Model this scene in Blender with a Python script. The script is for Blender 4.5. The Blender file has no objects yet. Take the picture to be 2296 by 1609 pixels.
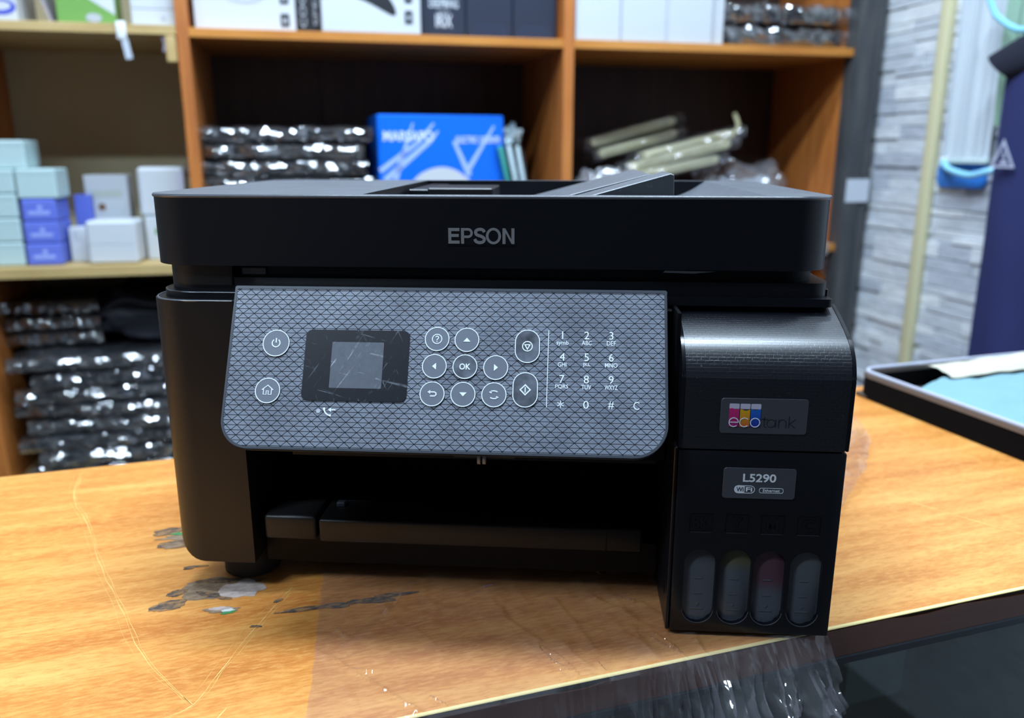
import bpy, bmesh, math, random
from mathutils import Vector, Matrix, noise
random.seed(7)
sc = bpy.context.scene
COL = sc.collection
R = math.radians

# ------------------------------------------------------------------ camera
def S(r, g, b):
    f = lambda c: (c / 255 / 12.92) if c / 255 <= .04045 else ((c / 255 + .055) / 1.055) ** 2.4
    return (f(r), f(g), f(b), 1)
YAW, PITCH, FPX = .0710, .2523, 1819.4
cam_d = bpy.data.cameras.new('camera'); cam = bpy.data.objects.new('camera', cam_d); COL.objects.link(cam)
fw = Vector((-math.sin(YAW) * math.cos(PITCH), math.cos(YAW) * math.cos(PITCH), -math.sin(PITCH)))
rt = Vector((math.cos(YAW), math.sin(YAW), 0)); up = rt.cross(fw)
M = Matrix((rt, up, -fw)).transposed().to_4x4(); M.translation = Vector((.2338, -.3959, .2565))
cam.matrix_world = M
cam_d.sensor_width = 36; cam_d.sensor_fit = 'HORIZONTAL'; cam_d.lens = FPX / 2296 * 36
cam_d.clip_start = .01; cam_d.clip_end = 30
cam_d.dof.use_dof = True; cam_d.dof.focus_distance = .42; cam_d.dof.aperture_fstop = 6.8
sc.camera = cam

# ------------------------------------------------------------------ light and exposure
w = bpy.data.worlds.new('world'); sc.world = w; w.use_nodes = True
w.node_tree.nodes['Background'].inputs[0].default_value = (.50, .62, .85, 1)
w.node_tree.nodes['Background'].inputs[1].default_value = .06
sc.view_settings.view_transform = 'Standard'; sc.view_settings.look = 'None'
sc.view_settings.gamma = 1; sc.view_settings.use_curve_mapping = False
sc.view_settings.exposure = -0.08
cy = sc.cycles; cy.max_bounces = 5; cy.diffuse_bounces = 3; cy.glossy_bounces = 3; cy.transmission_bounces = 2; cy.transparent_max_bounces = 10
cy.caustics_reflective = False; cy.caustics_refractive = False; cy.adaptive_threshold = .05
AR = R(17.5)                      # the shop's walls and shelves, turned against the printer
AC = R(22.0)                      # the counter
LIGHTS = [(.22, .06, 1.74, 76), (-1.15, -.62, 1.74, 50), (.35, .70, 1.74, 46)]   # room u, v, z, watts
def RW(u, v, z): return Vector((u * math.cos(AR) - v * math.sin(AR), u * math.sin(AR) + v * math.cos(AR), z))
def CW(u, v, z): return Vector((u * math.cos(AC) - v * math.sin(AC), u * math.sin(AC) + v * math.cos(AC), z))
for i, (u, v, z, p) in enumerate(LIGHTS):
    l = bpy.data.lights.new('ceiling_tube_light', 'AREA'); l.shape = 'RECTANGLE'; l.size = 1.2; l.size_y = .10
    l.energy = p; l.color = (.66, .83, 1.0)
    o = bpy.data.objects.new('ceiling_tube_light', l); COL.objects.link(o)
    o.location = RW(u, v, z); o.rotation_euler = (0, 0, AR)

# ------------------------------------------------------------------ helpers
def mat(name, col, rough=.5, metal=0, spec=.5, build=None, **kw):
    m = bpy.data.materials.new(name); m.use_nodes = True
    nt = m.node_tree; b = nt.nodes['Principled BSDF']
    b.inputs['Base Color'].default_value = col; b.inputs['Roughness'].default_value = rough
    b.inputs['Metallic'].default_value = metal; b.inputs['Specular IOR Level'].default_value = spec
    for k, v in kw.items(): b.inputs[k.replace('_', ' ')].default_value = v
    if build: build(nt, b)
    return m
def N(nt, t, **kw):
    n = nt.nodes.new(t)
    for k, v in kw.items(): setattr(n, k, v)
    return n
def math_(nt, op, a, b=None, c=None):
    n = nt.nodes.new('ShaderNodeMath'); n.operation = op
    for i, x in enumerate((a, b, c)):
        if x is None: continue
        if isinstance(x, (int, float)): n.inputs[i].default_value = x
        else: nt.links.new(x, n.inputs[i])
    return n.outputs[0]
def ocoord(nt, scale=(1, 1, 1), rot=(0, 0, 0), out='Object'):
    tc = N(nt, 'ShaderNodeTexCoord'); mp = N(nt, 'ShaderNodeMapping'); src = tc.outputs[out]
    if any(rot):
        m0 = N(nt, 'ShaderNodeMapping'); m0.inputs['Rotation'].default_value = rot; nt.links.new(src, m0.inputs[0]); src = m0.outputs[0]
    mp.inputs['Scale'].default_value = scale
    nt.links.new(src, mp.inputs[0]); return mp.outputs[0]
def noise_(nt, vec, scale, detail=4, rough=.55):
    n = N(nt, 'ShaderNodeTexNoise'); n.inputs['Scale'].default_value = scale
    n.inputs['Detail'].default_value = detail; n.inputs['Roughness'].default_value = rough
    nt.links.new(vec, n.inputs['Vector']); return n.outputs['Fac']
def ramp(nt, fac, stops):
    r = N(nt, 'ShaderNodeValToRGB'); e = r.color_ramp.elements
    while len(e) < len(stops): e.new(.5)
    for el, (p, c) in zip(e, stops): el.position = p; el.color = c
    nt.links.new(fac, r.inputs[0]); return r.outputs[0]
def mixc(nt, fac, a, b, blend='MIX'):
    n = N(nt, 'ShaderNodeMix', data_type='RGBA', blend_type=blend)
    for sock, x in ((n.inputs[0], fac), (n.inputs[6], a), (n.inputs[7], b)):
        if isinstance(x, (int, float)): sock.default_value = x
        elif isinstance(x, tuple): sock.default_value = x
        else: nt.links.new(x, sock)
    return n.outputs[2]
def bump(nt, b, h, strength=.3, dist=.001):
    n = N(nt, 'ShaderNodeBump'); n.inputs['Strength'].default_value = strength; n.inputs['Distance'].default_value = dist
    nt.links.new(h, n.inputs['Height']); nt.links.new(n.outputs[0], b.inputs['Normal'])

def link(o, parent=None):
    COL.objects.link(o)
    if parent is not None: o.parent = parent
    return o
def obj(name, me, m, parent=None, mw=None, smooth=True, label=None):
    """one mesh object; mw = local matrix"""
    if me.users == 0 or not me.materials:
        me.materials.clear(); me.materials.append(m)
    if smooth:
        for p in me.polygons: p.use_smooth = True
        try: me.set_sharp_from_angle(angle=R(32))
        except Exception: pass
    o = bpy.data.objects.new(name, me); link(o, parent)
    if mw is not None: o.matrix_local = mw
    if label: o['label'] = label
    return o
def thing(name, label, cat, mw=None, group=None):
    o = bpy.data.objects.new(name, None); o.empty_display_size = .02; link(o)
    if mw is not None: o.matrix_world = mw
    o['label'] = label; o['category'] = cat
    if group: o['group'] = group
    return o
def tag(o, label, cat, group=None):
    o['label'] = label; o['category'] = cat
    if group: o['group'] = group
    return o
def struct(o): o['kind'] = 'structure'; return o
def TM(loc=(0, 0, 0), rz=0, rx=0, ry=0):
    return Matrix.Translation(Vector(loc)) @ Matrix.Rotation(rz, 4, 'Z') @ Matrix.Rotation(rx, 4, 'X') @ Matrix.Rotation(ry, 4, 'Y')
def RM(u, v, z, rz=0): return TM(RW(u, v, z), AR + rz)
def CM(u, v, z, rz=0): return TM(CW(u, v, z), AC + rz)

def bm_mesh(bm, name='mesh'):
    bmesh.ops.recalc_face_normals(bm, faces=bm.faces)
    me = bpy.data.meshes.new(name); bm.to_mesh(me); bm.free(); return me
def box(x0, x1, y0, y1, z0, z1, bev=0, seg=2):
    bm = bmesh.new(); bmesh.ops.create_cube(bm, size=1)
    for v in bm.verts:
        v.co = Vector(((x0 + x1) / 2 + v.co.x * (x1 - x0), (y0 + y1) / 2 + v.co.y * (y1 - y0), (z0 + z1) / 2 + v.co.z * (z1 - z0)))
    if bev: bmesh.ops.bevel(bm, geom=list(bm.edges), offset=bev, segments=seg, profile=.5, affect='EDGES')
    return bm_mesh(bm)
def rrect(x0, x1, y0, y1, r, n=6):
    """rounded rectangle outline; r = radius or (bl, br, tr, tl)"""
    if not isinstance(r, tuple): r = (r,) * 4
    pts = []
    for (cx, cy, a0, rr) in ((x0, y0, 180, r[0]), (x1, y0, 270, r[1]), (x1, y1, 0, r[2]), (x0, y1, 90, r[3])):
        ox = cx + (rr if cx == x0 else -rr); oy = cy + (rr if cy == y0 else -rr)
        k = n if rr > 0 else 0
        for i in range(k + 1):
            a = R(a0 + 90 * i / max(k, 1)); pts.append((ox + rr * math.cos(a), oy + rr * math.sin(a)))
    return pts
def prism(poly, a0, a1, plane='XY', bev=0, seg=2):
    """extrude a 2-D outline along the remaining axis"""
    def P(p, a):
        return {'XY': (p[0], p[1], a), 'XZ': (p[0], a, p[1]), 'YZ': (a, p[0], p[1])}[plane]
    bm = bmesh.new()
    A = [bm.verts.new(P(p, a0)) for p in poly]; B = [bm.verts.new(P(p, a1)) for p in poly]
    fa = bm.faces.new(A); fb = bm.faces.new(B)
    n = len(poly)
    for i in range(n): bm.faces.new((A[i], A[(i + 1) % n], B[(i + 1) % n], B[i]))
    if bev:
        es = list(fa.edges) + list(fb.edges)
        bmesh.ops.bevel(bm, geom=es, offset=bev, segments=seg, profile=.5, affect='EDGES')
    return bm_mesh(bm)
def ring(outer, inner, a0, a1, plane='XY'):
    def P(p, a):
        return {'XY': (p[0], p[1], a), 'XZ': (p[0], a, p[1]), 'YZ': (a, p[0], p[1])}[plane]
    bm = bmesh.new(); n = len(outer)
    L = [[bm.verts.new(P(p, a)) for p in q] for q, a in ((outer, a0), (outer, a1), (inner, a1), (inner, a0))]
    for k in range(4):
        A, B = L[k], L[(k + 1) % 4]
        for i in range(n): bm.faces.new((A[i], A[(i + 1) % n], B[(i + 1) % n], B[i]))
    return bm_mesh(bm)
def circ(cx, cy, r, n=32, ry=None): return [(cx + r * math.cos(2 * math.pi * i / n), cy + (ry or r) * math.sin(2 * math.pi * i / n)) for i in range(n)]
def merge(*ms):
    bm = bmesh.new()
    for m in ms: bm.from_mesh(m); bpy.data.meshes.remove(m)
    me = bpy.data.meshes.new('mesh'); bm.to_mesh(me); bm.free(); return me
def tf(me, mw): me.transform(mw); return me
def tube(pts, r, n=10, closed=False):
    pts = [Vector(p) for p in pts]; bm = bmesh.new(); rings = []
    rr = r if isinstance(r, (list, tuple)) else [r] * len(pts)
    prev = None
    for i, p in enumerate(pts):
        d = (pts[min(i + 1, len(pts) - 1)] - pts[max(i - 1, 0)]).normalized()
        if prev is None:
            a = Vector((0, 0, 1)) if abs(d.z) < .9 else Vector((1, 0, 0))
            x = d.cross(a).normalized()
        else: x = (prev - d * prev.dot(d)).normalized()
        prev = x; y = d.cross(x)
        rings.append([bm.verts.new(p + rr[i] * (x * math.cos(2 * math.pi * k / n) + y * math.sin(2 * math.pi * k / n))) for k in range(n)])
    for A, B in zip(rings, rings[1:]):
        for k in range(n): bm.faces.new((A[k], A[(k + 1) % n], B[(k + 1) % n], B[k]))
    bm.faces.new(rings[0]); bm.faces.new(rings[-1][::-1])
    return bm_mesh(bm)
def grid(nu, nv, fn):
    vs = [fn(i / (nu - 1), j / (nv - 1)) for j in range(nv) for i in range(nu)]
    fs = [(j * nu + i, j * nu + i + 1, (j + 1) * nu + i + 1, (j + 1) * nu + i) for j in range(nv - 1) for i in range(nu - 1)]
    me = bpy.data.meshes.new('mesh'); me.from_pydata(vs, [], fs); me.update(); return me
def boolean(me, cutters):
    o = bpy.data.objects.new('tmp', me); COL.objects.link(o)
    cs = []
    for c in cutters:
        k = bpy.data.objects.new('tmpc', c); COL.objects.link(k); cs.append(k)
        md = o.modifiers.new('b', 'BOOLEAN'); md.object = k; md.operation = 'DIFFERENCE'; md.solver = 'EXACT'
    dg = bpy.context.evaluated_depsgraph_get(); dg.update()
    r = bpy.data.meshes.new_from_object(o.evaluated_get(dg))
    for k in cs + [o]: bpy.data.objects.remove(k)
    return r
def text(body, x0, x1, y0, y1, depth=.0002, bold=0.0, keep=False):
    """lettering as a mesh in the XY plane, fitted to a box"""
    c = bpy.data.curves.new('t', 'FONT'); c.body = body; c.size = 1; c.extrude = .001; c.offset = bold; c.resolution_u = 4
    o = bpy.data.objects.new('t', c); COL.objects.link(o)
    dg = bpy.context.evaluated_depsgraph_get(); dg.update()
    me = bpy.data.meshes.new_from_object(o.evaluated_get(dg))
    bpy.data.objects.remove(o)
    xs = [v.co.x for v in me.vertices]; ys = [v.co.y for v in me.vertices]
    sx = (x1 - x0) / (max(xs) - min(xs)); sy = (y1 - y0) / (max(ys) - min(ys)); ox = 0
    if keep: sx = sy; ox = ((x1 - x0) - (max(xs) - min(xs)) * sx) / 2
    mx, my = min(xs), min(ys)
    for v in me.vertices: v.co = Vector((x0 + ox + (v.co.x - mx) * sx, y0 + (v.co.y - my) * sy, depth if v.co.z > 0 else 0))
    return me
FRONT = Matrix.Rotation(R(90), 4, 'X')      # XY lettering onto an upright face looking towards -Y
def strip(pts, wd, z=0, th=.00015):
    """flat ribbon along 2-D points (XY)"""
    L, Rr = [], []
    for i, p in enumerate(pts):
        a = Vector(pts[max(i - 1, 0)]); b = Vector(pts[min(i + 1, len(pts) - 1)]); d = (b - a).normalized()
        n = Vector((-d.y, d.x)); ww = wd[i] if isinstance(wd, list) else wd
        L.append(Vector(p) + n * ww / 2); Rr.append(Vector(p) - n * ww / 2)
    poly = [tuple(q) for q in L] + [tuple(q) for q in reversed(Rr)]
    bm = bmesh.new(); n = len(pts)
    T = [[bm.verts.new((q.x, q.y, zz)) for q in s] for zz in (z, z + th) for s in (L, Rr)]
    for i in range(n - 1):
        bm.faces.new((T[0][i], T[0][i + 1], T[1][i + 1], T[1][i])); bm.faces.new((T[2][i], T[2][i + 1], T[3][i + 1], T[3][i]))
        bm.faces.new((T[0][i], T[0][i + 1], T[2][i + 1], T[2][i])); bm.faces.new((T[1][i], T[1][i + 1], T[3][i + 1], T[3][i]))
    bm.faces.new((T[0][0], T[1][0], T[3][0], T[2][0])); bm.faces.new((T[0][-1], T[1][-1], T[3][-1], T[2][-1]))
    return bm_mesh(bm)
def smooth_path(p, k=6):
    out = []
    for i in range(len(p) - 1):
        p0, p1, p2, p3 = (Vector(p[max(i - 1, 0)]), Vector(p[i]), Vector(p[i + 1]), Vector(p[min(i + 2, len(p) - 1)]))
        for j in range(k):
            t = j / k
            out.append(tuple(.5 * (2 * p1 + (p2 - p0) * t + (2 * p0 - 5 * p1 + 4 * p2 - p3) * t * t + (3 * p1 - p0 - 3 * p2 + p3) * t ** 3)))
    out.append(tuple(p[-1])); return out

# ------------------------------------------------------------------ materials
def wood_build(c1, c2, c3, ax, fine=1.0):
    def f(nt, b):
        sc_ = [5, 5, 5]; sc_[ax] = .55
        n1 = noise_(nt, ocoord(nt, tuple(sc_)), 9, 5, .6)
        s2 = [60, 60, 60]; s2[ax] = 14
        n2 = noise_(nt, ocoord(nt, tuple(s2)), 9, 3, .7)
        base = ramp(nt, n1, [(.30, c1), (.5, c2), (.70, c3)])
        col = mixc(nt, ramp(nt, n2, [(.46, (0, 0, 0, 1)), (.68, (.55 * fine,) * 3 + (1,))]), base, c3)
        dk = mixc(nt, ramp(nt, n2, [(.30, (.5 * fine,) * 3 + (1,)), (.48, (0, 0, 0, 1))]), col, c1)
        nt.links.new(dk, b.inputs['Base Color']); bump(nt, b, n2, .06, .0005)
    return f
M_counter = mat('counter_laminate', S(214, 144, 66), .42, build=wood_build(S(178, 104, 42), S(200, 130, 60), S(222, 162, 88), 0, 1))
M_edge = mat('edge_band_laminate', S(104, 62, 46), .38, build=wood_build(S(92, 52, 38), S(104, 62, 46), S(116, 72, 54), 0, .3))
M_trim = mat('worn_edge', S(226, 206, 140), .6)
M_shelf = mat('orange_board', S(196, 126, 52), .45, build=wood_build(S(176, 106, 42), S(196, 126, 52), S(208, 140, 66), 0, .3))
M_shelfv = mat('orange_board_upright', S(188, 112, 52), .45, build=wood_build(S(165, 94, 44), S(188, 112, 52), S(200, 126, 62), 2, .3))
M_tan = mat('tan_board', S(190, 160, 105), .5, build=wood_build(S(170, 142, 92), S(190, 160, 105), S(200, 172, 120), 0, .3))
M_dark = mat('dark_back_board', S(62, 42, 34), .6, build=wood_build(S(50, 34, 28), S(62, 42, 34), S(70, 50, 40), 2, .4))
M_beige = mat('beige_back_board', S(205, 196, 160), .7)
def black_build(sc_=900, st=.04):
    def f(nt, b): bump(nt, b, noise_(nt, ocoord(nt), sc_, 2), st, .0002)
    return f
M_black = mat('black_plastic', (.0035, .0042, .0075, 1), .36, spec=.4, build=black_build())
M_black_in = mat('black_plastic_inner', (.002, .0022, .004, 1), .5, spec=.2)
M_black_m = mat('black_plastic_matte', (.008, .007, .0075, 1), .42, spec=.4, build=black_build(1200, .06))
M_gloss = mat('black_plastic_gloss', (.004, .0045, .007, 1), .25)
def scratched_lit_top(nt, b):
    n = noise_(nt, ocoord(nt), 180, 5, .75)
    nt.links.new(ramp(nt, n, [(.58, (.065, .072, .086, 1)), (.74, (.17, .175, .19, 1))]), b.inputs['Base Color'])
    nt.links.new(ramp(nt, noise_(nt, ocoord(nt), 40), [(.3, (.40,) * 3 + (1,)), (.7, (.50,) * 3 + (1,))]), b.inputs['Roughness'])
M_lidtop_lit = mat('lid_top_lit_plastic', (.02, .022, .027, 1), .36, spec=.8, build=scratched_lit_top)  # scratched lid plastic, base lightened to paint in light scattered off the top
def panel_build(nt, b):
    tc = N(nt, 'ShaderNodeTexCoord'); sp = N(nt, 'ShaderNodeSeparateXYZ'); nt.links.new(tc.outputs['Object'], sp.inputs[0])
    x = math_(nt, 'DIVIDE', sp.outputs[0], .0060); y = math_(nt, 'DIVIDE', sp.outputs[1], .0052)
    def ln(v, wd):
        mr = N(nt, 'ShaderNodeMapRange'); nt.links.new(math_(nt, 'PINGPONG', v, .5), mr.inputs[0])
        mr.inputs[1].default_value = wd * .45; mr.inputs[2].default_value = wd; mr.inputs[3].default_value = 1; mr.inputs[4].default_value = 0
        return mr.outputs[0]
    l = math_(nt, 'MAXIMUM', ln(math_(nt, 'ADD', x, y), .055), ln(math_(nt, 'SUBTRACT', x, y), .055))
    l = math_(nt, 'MAXIMUM', l, ln(math_(nt, 'MULTIPLY', y, 2.0), .085))
    worn = ramp(nt, noise_(nt, ocoord(nt), 26, 5, .65), [(.35, (.125, .140, .178, 1)), (.65, (.195, .216, .265, 1))])
    nt.links.new(mixc(nt, l, worn, (.003, .004, .008, 1)), b.inputs['Base Color'])
    nt.links.new(math_(nt, 'MULTIPLY_ADD', l, -.5, .55), b.inputs['Specular IOR Level'])
    bump(nt, b, math_(nt, 'SUBTRACT', 1.0, l), .35, .0003)
M_panel = mat('grey_patterned_plastic', (.1, .11, .13, 1), .42, spec=.6, build=panel_build)
M_frame = mat('panel_frame_plastic', (.05, .056, .07, 1), .32)
def smudge(nt, b):
    n = noise_(nt, ocoord(nt), 90, 4); nt.links.new(ramp(nt, n, [(.35, (.022, .025, .034, 1)), (.65, (.135, .15, .186, 1))]), b.inputs['Base Color'])
M_button = mat('button_grey', (.13, .146, .182, 1), .42)
M_button_w = mat('button_worn', (.05, .056, .07, 1), .4, build=smudge)
M_ink_white = mat('white_print', (.75, .80, .86, 1), .5)
def scrn(nt):
    out = None
    msk = ramp(nt, noise_(nt, ocoord(nt), 160, 2), [(.45, (0, 0, 0, 1)), (.62, (1, 1, 1, 1))])
    for sx, sy, rz, sc_ in ((1, .05, -.45, 900), (1, .04, .55, 760), (.05, 1, .25, 800)):
        k = ramp(nt, noise_(nt, ocoord(nt, (sx, sy, 1), (0, 0, rz)), sc_, 1, .5), [(.66, (0, 0, 0, 1)), (.74, (1, 1, 1, 1))])
        out = k if out is None else math_(nt, 'MAXIMUM', out, k)
    return math_(nt, 'MULTIPLY', out, msk)
def scr_build(nt, b):
    n = scrn(nt); nt.links.new(ramp(nt, n, [(.0, (.006, .007, .011, 1)), (1, (.10, .11, .13, 1))]), b.inputs['Base Color'])
M_disp = mat('display_bezel', (.012, .013, .018, 1), .33, build=scr_build)
def scr2(nt, b):
    n = math_(nt, 'MULTIPLY_ADD', noise_(nt, ocoord(nt), 300, 4), .12, math_(nt, 'MULTIPLY', scrn(nt), .9))
    nt.links.new(ramp(nt, n, [(.0, (.065, .072, .092, 1)), (1, (.40, .42, .48, 1))]), b.inputs['Base Color'])
M_screen = mat('lcd_screen', (.08, .085, .1, 1), .4, build=scr2)
def brick_build(nt, b):
    tc = N(nt, 'ShaderNodeTexCoord'); mp = N(nt, 'ShaderNodeMapping'); nt.links.new(tc.outputs['UV'], mp.inputs[0])
    br = N(nt, 'ShaderNodeTexBrick'); br.offset = .5
    for k, v in (('Scale', 100), ('Mortar Size', .022), ('Mortar Smooth', .3), ('Brick Width', .42), ('Row Height', .18)): br.inputs[k].default_value = v
    nt.links.new(mp.outputs[0], br.inputs[0])
    br.inputs['Color1'].default_value = (1, 1, 1, 1); br.inputs['Color2'].default_value = (.25, .25, .25, 1); br.inputs['Mortar'].default_value = (0, 0, 0, 1)
    bump(nt, b, br.outputs['Color'], .32, .0004)
    n = noise_(nt, ocoord(nt, (1, 1, 2.2)), 260, 6, .8)
    n2 = noise_(nt, ocoord(nt), 38, 2)
    k = math_(nt, 'MULTIPLY', ramp(nt, n, [(.60, (0, 0, 0, 1)), (.70, (1, 1, 1, 1))]), ramp(nt, n2, [(.52, (0, 0, 0, 1)), (.66, (1, 1, 1, 1))]))
    nt.links.new(mixc(nt, k, (.005, .006, .010, 1), (.22, .23, .25, 1)), b.inputs['Base Color'])
M_cover = mat('tank_cover_plastic', (.013, .015, .02, 1), .33, spec=.9, build=brick_build)
def fineline(nt, b):
    n = noise_(nt, ocoord(nt, (40, 40, 900)), 2, 3); bump(nt, b, n, .15, .0003)
M_tank = mat('tank_front_plastic', (.0035, .004, .0065, 1), .36, spec=.4, build=fineline)
M_plate = mat('label_plate_grey', (.055, .058, .072, 1), .4)
M_logo = mat('logo_silver', (.42, .43, .45, 1), .38, metal=.6)
M_tube = {}
def tank_build(c0, c1, cut):
    def f(nt, b):
        tc = N(nt, 'ShaderNodeTexCoord'); sp = N(nt, 'ShaderNodeSeparateXYZ'); nt.links.new(tc.outputs['Object'], sp.inputs[0])
        mr = N(nt, 'ShaderNodeMapRange'); nt.links.new(sp.outputs[2], mr.inputs[0])
        mr.inputs[1].default_value = cut - .004; mr.inputs[2].default_value = cut + .003
        nt.links.new(mixc(nt, mr.outputs[0], c0, c1), b.inputs['Base Color'])
    return f
G0 = (.075, .082, .102, 1)
for k, c1, cut in (('BK', (.040, .044, .056, 1), .045), ('Y', (.085, .082, .046, 1), .041), ('M', (.085, .038, .058, 1), .030), ('C', (.085, .09, .104, 1), .03)):  # upper part of each window has its own tint, blending to grey below
    M_tube[k] = mat('ink_window_' + k, G0, .32, build=tank_build(G0, c1, cut))
M_mark = mat('tank_mark', (.085, .09, .105, 1), .4)
M_rubber = mat('rubber', (.012, .012, .012, 1), .8)
M_white = mat('white_card', (.58, .60, .63, 1), .45)
M_white2 = mat('white_plastic', (.82, .83, .84, 1), .3)
M_inkblack = mat('black_print', (.012, .013, .018, 1), .45)
M_grey = mat('grey_print', (.42, .44, .48, 1), .5)
def film(name, fac, tint=(.96, .96, .98, 1), rough=.07, haze=.05, bst=.5, bsc=90):
    m = bpy.data.materials.new(name); m.use_nodes = True; nt = m.node_tree; nt.nodes.remove(nt.nodes['Principled BSDF'])
    out = nt.nodes['Material Output']
    tr = N(nt, 'ShaderNodeBsdfTransparent'); tr.inputs[0].default_value = tint
    gl = N(nt, 'ShaderNodeBsdfGlossy'); gl.inputs['Roughness'].default_value = rough
    df = N(nt, 'ShaderNodeBsdfDiffuse'); df.inputs[0].default_value = (.8, .82, .88, 1)
    bp = N(nt, 'ShaderNodeBump'); bp.inputs['Strength'].default_value = bst; bp.inputs['Distance'].default_value = .004
    nt.links.new(noise_(nt, ocoord(nt), bsc, 1, .5), bp.inputs['Height']); nt.links.new(bp.outputs[0], gl.inputs['Normal'])
    lw = N(nt, 'ShaderNodeLayerWeight'); lw.inputs['Blend'].default_value = .5; nt.links.new(bp.outputs[0], lw.inputs['Normal'])
    f = math_(nt, 'MULTIPLY_ADD', math_(nt, 'POWER', lw.outputs['Facing'], 4.0), .6, fac)
    m1 = N(nt, 'ShaderNodeMixShader'); m1.inputs[0].default_value = haze
    nt.links.new(tr.outputs[0], m1.inputs[1]); nt.links.new(df.outputs[0], m1.inputs[2])
    m2 = N(nt, 'ShaderNodeMixShader'); nt.links.new(f, m2.inputs[0])
    nt.links.new(m1.outputs[0], m2.inputs[1]); nt.links.new(gl.outputs[0], m2.inputs[2])
    nt.links.new(m2.outputs[0], out.inputs['Surface']); return m
M_film = film('clear_film', .06, haze=.05)
M_wrap = film('crinkled_bag', .36, rough=.09, haze=.035, bst=.8, bsc=60)
M_sheet = film('clear_sheet', .06, tint=(.95, .93, .95, 1), rough=.06, haze=.045, bst=.12, bsc=60)
M_laptop = mat('dark_laptop', (.012, .014, .02, 1), .5)
M_laptop2 = mat('graphite_laptop', (.025, .028, .036, 1), .45)
M_stone = [mat('grey_stone_%d' % i, S(*c), .75, build=(lambda nt, b, c=c: (nt.links.new(ramp(nt, noise_(nt, ocoord(nt, (3, 1, 9)), 22, 4, .6), [(.3, S(*[int(k * .86) for k in c])), (.7, S(*[min(255, int(k * 1.06)) for k in c]))]), b.inputs['Base Color']))))
           for i, c in enumerate([(210, 213, 218), (220, 222, 226), (200, 204, 211), (228, 230, 232), (188, 192, 202)])]
M_wallp = mat('painted_wall', S(128, 126, 124), .8)
M_ceil = mat('ceiling_paint', S(172, 172, 172), .8)
M_floor = mat('floor_tile', S(84, 80, 76), .4)
M_glass = mat('showcase_glass', (.02, .03, .03, 1), .04, Transmission_Weight=0.0)
M_glassp = film('glass_pane', .08, tint=(.62, .70, .68, 1), rough=.02, haze=.01, bst=0, bsc=1)
M_alu = mat('dark_aluminium', (.03, .033, .04, 1), .4, metal=.4)
M_post = mat('dark_grey_post', S(66, 68, 72), .5, build=wood_build(S(54, 56, 60), S(66, 68, 72), S(84, 82, 80), 2, .4))
M_navy = mat('navy_cloth', S(36, 42, 92), .85)
M_navyd = mat('black_cloth', S(20, 23, 40), .9)
M_teal = mat('teal_cloth', S(116, 152, 160), .85)
M_creamc = mat('cream_cloth', S(190, 184, 166), .85)

# ------------------------------------------------------------------ room shell (room frame)
Z0, Z1 = -.92, 1.80
U0, U1, V0, V1 = -1.7, 1.42, -2.7, 1.665
IR = TM((0, 0, 0), AR)
struct(obj('floor', box(U0 - .1, U1 + .1, V0, V1 + .1, Z0 - .05, Z0), M_floor, mw=IR))
struct(obj('ceiling', box(U0 - .1, U1 + .1, V0, V1 + .1, Z1, Z1 + .05), M_ceil, mw=IR))
struct(obj('wall_back', box(U0 - .1, U1 + .1, V1, V1 + .1, Z0, Z1), M_wallp, mw=IR))
struct(obj('wall_left', box(U0 - .1, U0, V0, V1, Z0, Z1), M_wallp, mw=IR))
wr = struct(obj('wall_right', box(U1, U1 + .1, V0, V1, Z0, Z1), M_stone[2], mw=IR))
# ledger stones on the right wall, one by one where the photograph shows them
rs = random.Random(3); z = -.30; cnt = 0
while z < .62:
    h = rs.choice((.014, .019, .024, .028, .034)); v = .80 - rs.random() * .1
    while v < 1.33:
        l = rs.uniform(.09, .21)
        d = rs.uniform(.002, .008)
        obj('stone', box(U1 - d, U1 + .01, v, min(v + l, 1.36), z, z + h - .0018, .0009, 1), rs.choice(M_stone), wr, smooth=False); cnt += 1
        v += l + .0015
    z += h
struct(obj('trim_1', box(U1 - .022, U1 - .006, 1.088, 1.118, Z0, Z1, .003), mat('cream_strip', S(214, 206, 166), .6), mw=IR))

for i, (u, v, z, p) in enumerate(LIGHTS):
    t = thing('ceiling_light', ('white tube ceiling light above the printer', 'white tube ceiling light near the left wall', 'white tube ceiling light over the aisle behind the counter')[i], 'lamp', RM(u, v, z))
    obj('housing', box(-.62, .62, -.06, .06, .012, .06, .006), M_white2, t)
    e = mat('tube_glow', (.8, .9, 1, 1), .4); e.node_tree.nodes['Principled BSDF'].inputs['Emission Color'].default_value = (.8, .91, 1, 1)
    e.node_tree.nodes['Principled BSDF'].inputs['Emission Strength'].default_value = 4
    obj('tube', tf(tube([(-.6, 0, 0), (.6, 0, 0)], .010, 12), TM((0, 0, .004))), e, t)

# ------------------------------------------------------------------ shelving
bc = thing('bookcase', 'orange-brown wooden bookcase behind the printer with dark back', 'bookcase', RM(0, 0, Z0))
zb = -Z0
for (a, b) in ((-.134, -.112), (.634, .657)):
    obj('upright', box(a, b, 1.30, 1.655, 0, 1.75 + zb, .001, 1), M_shelfv, bc)
obj('upright', box(1.336, 1.358, 1.338, 1.655, 0, 1.75 + zb, .001, 1), M_shelfv, bc)
for zt in (.482, .034, -.42, .93, 1.38):
    for a, b in ((-.112, .634), (.657, 1.336)):
        obj('shelf', box(a, b, 1.302, 1.645, zt - .0175 + zb, zt + zb, .001, 1), M_shelf, bc)
for a, b in ((-.112, .13), (.1325, .634), (.657, 1.336)):
    obj('back_panel', box(a, b, 1.647, 1.655, .05, 1.75 + zb), M_dark, bc)
ls = thing('corner_shelf', 'tan shelf unit with beige back at the left of the bookcase', 'shelf', RM(0, 0, Z0))
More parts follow.
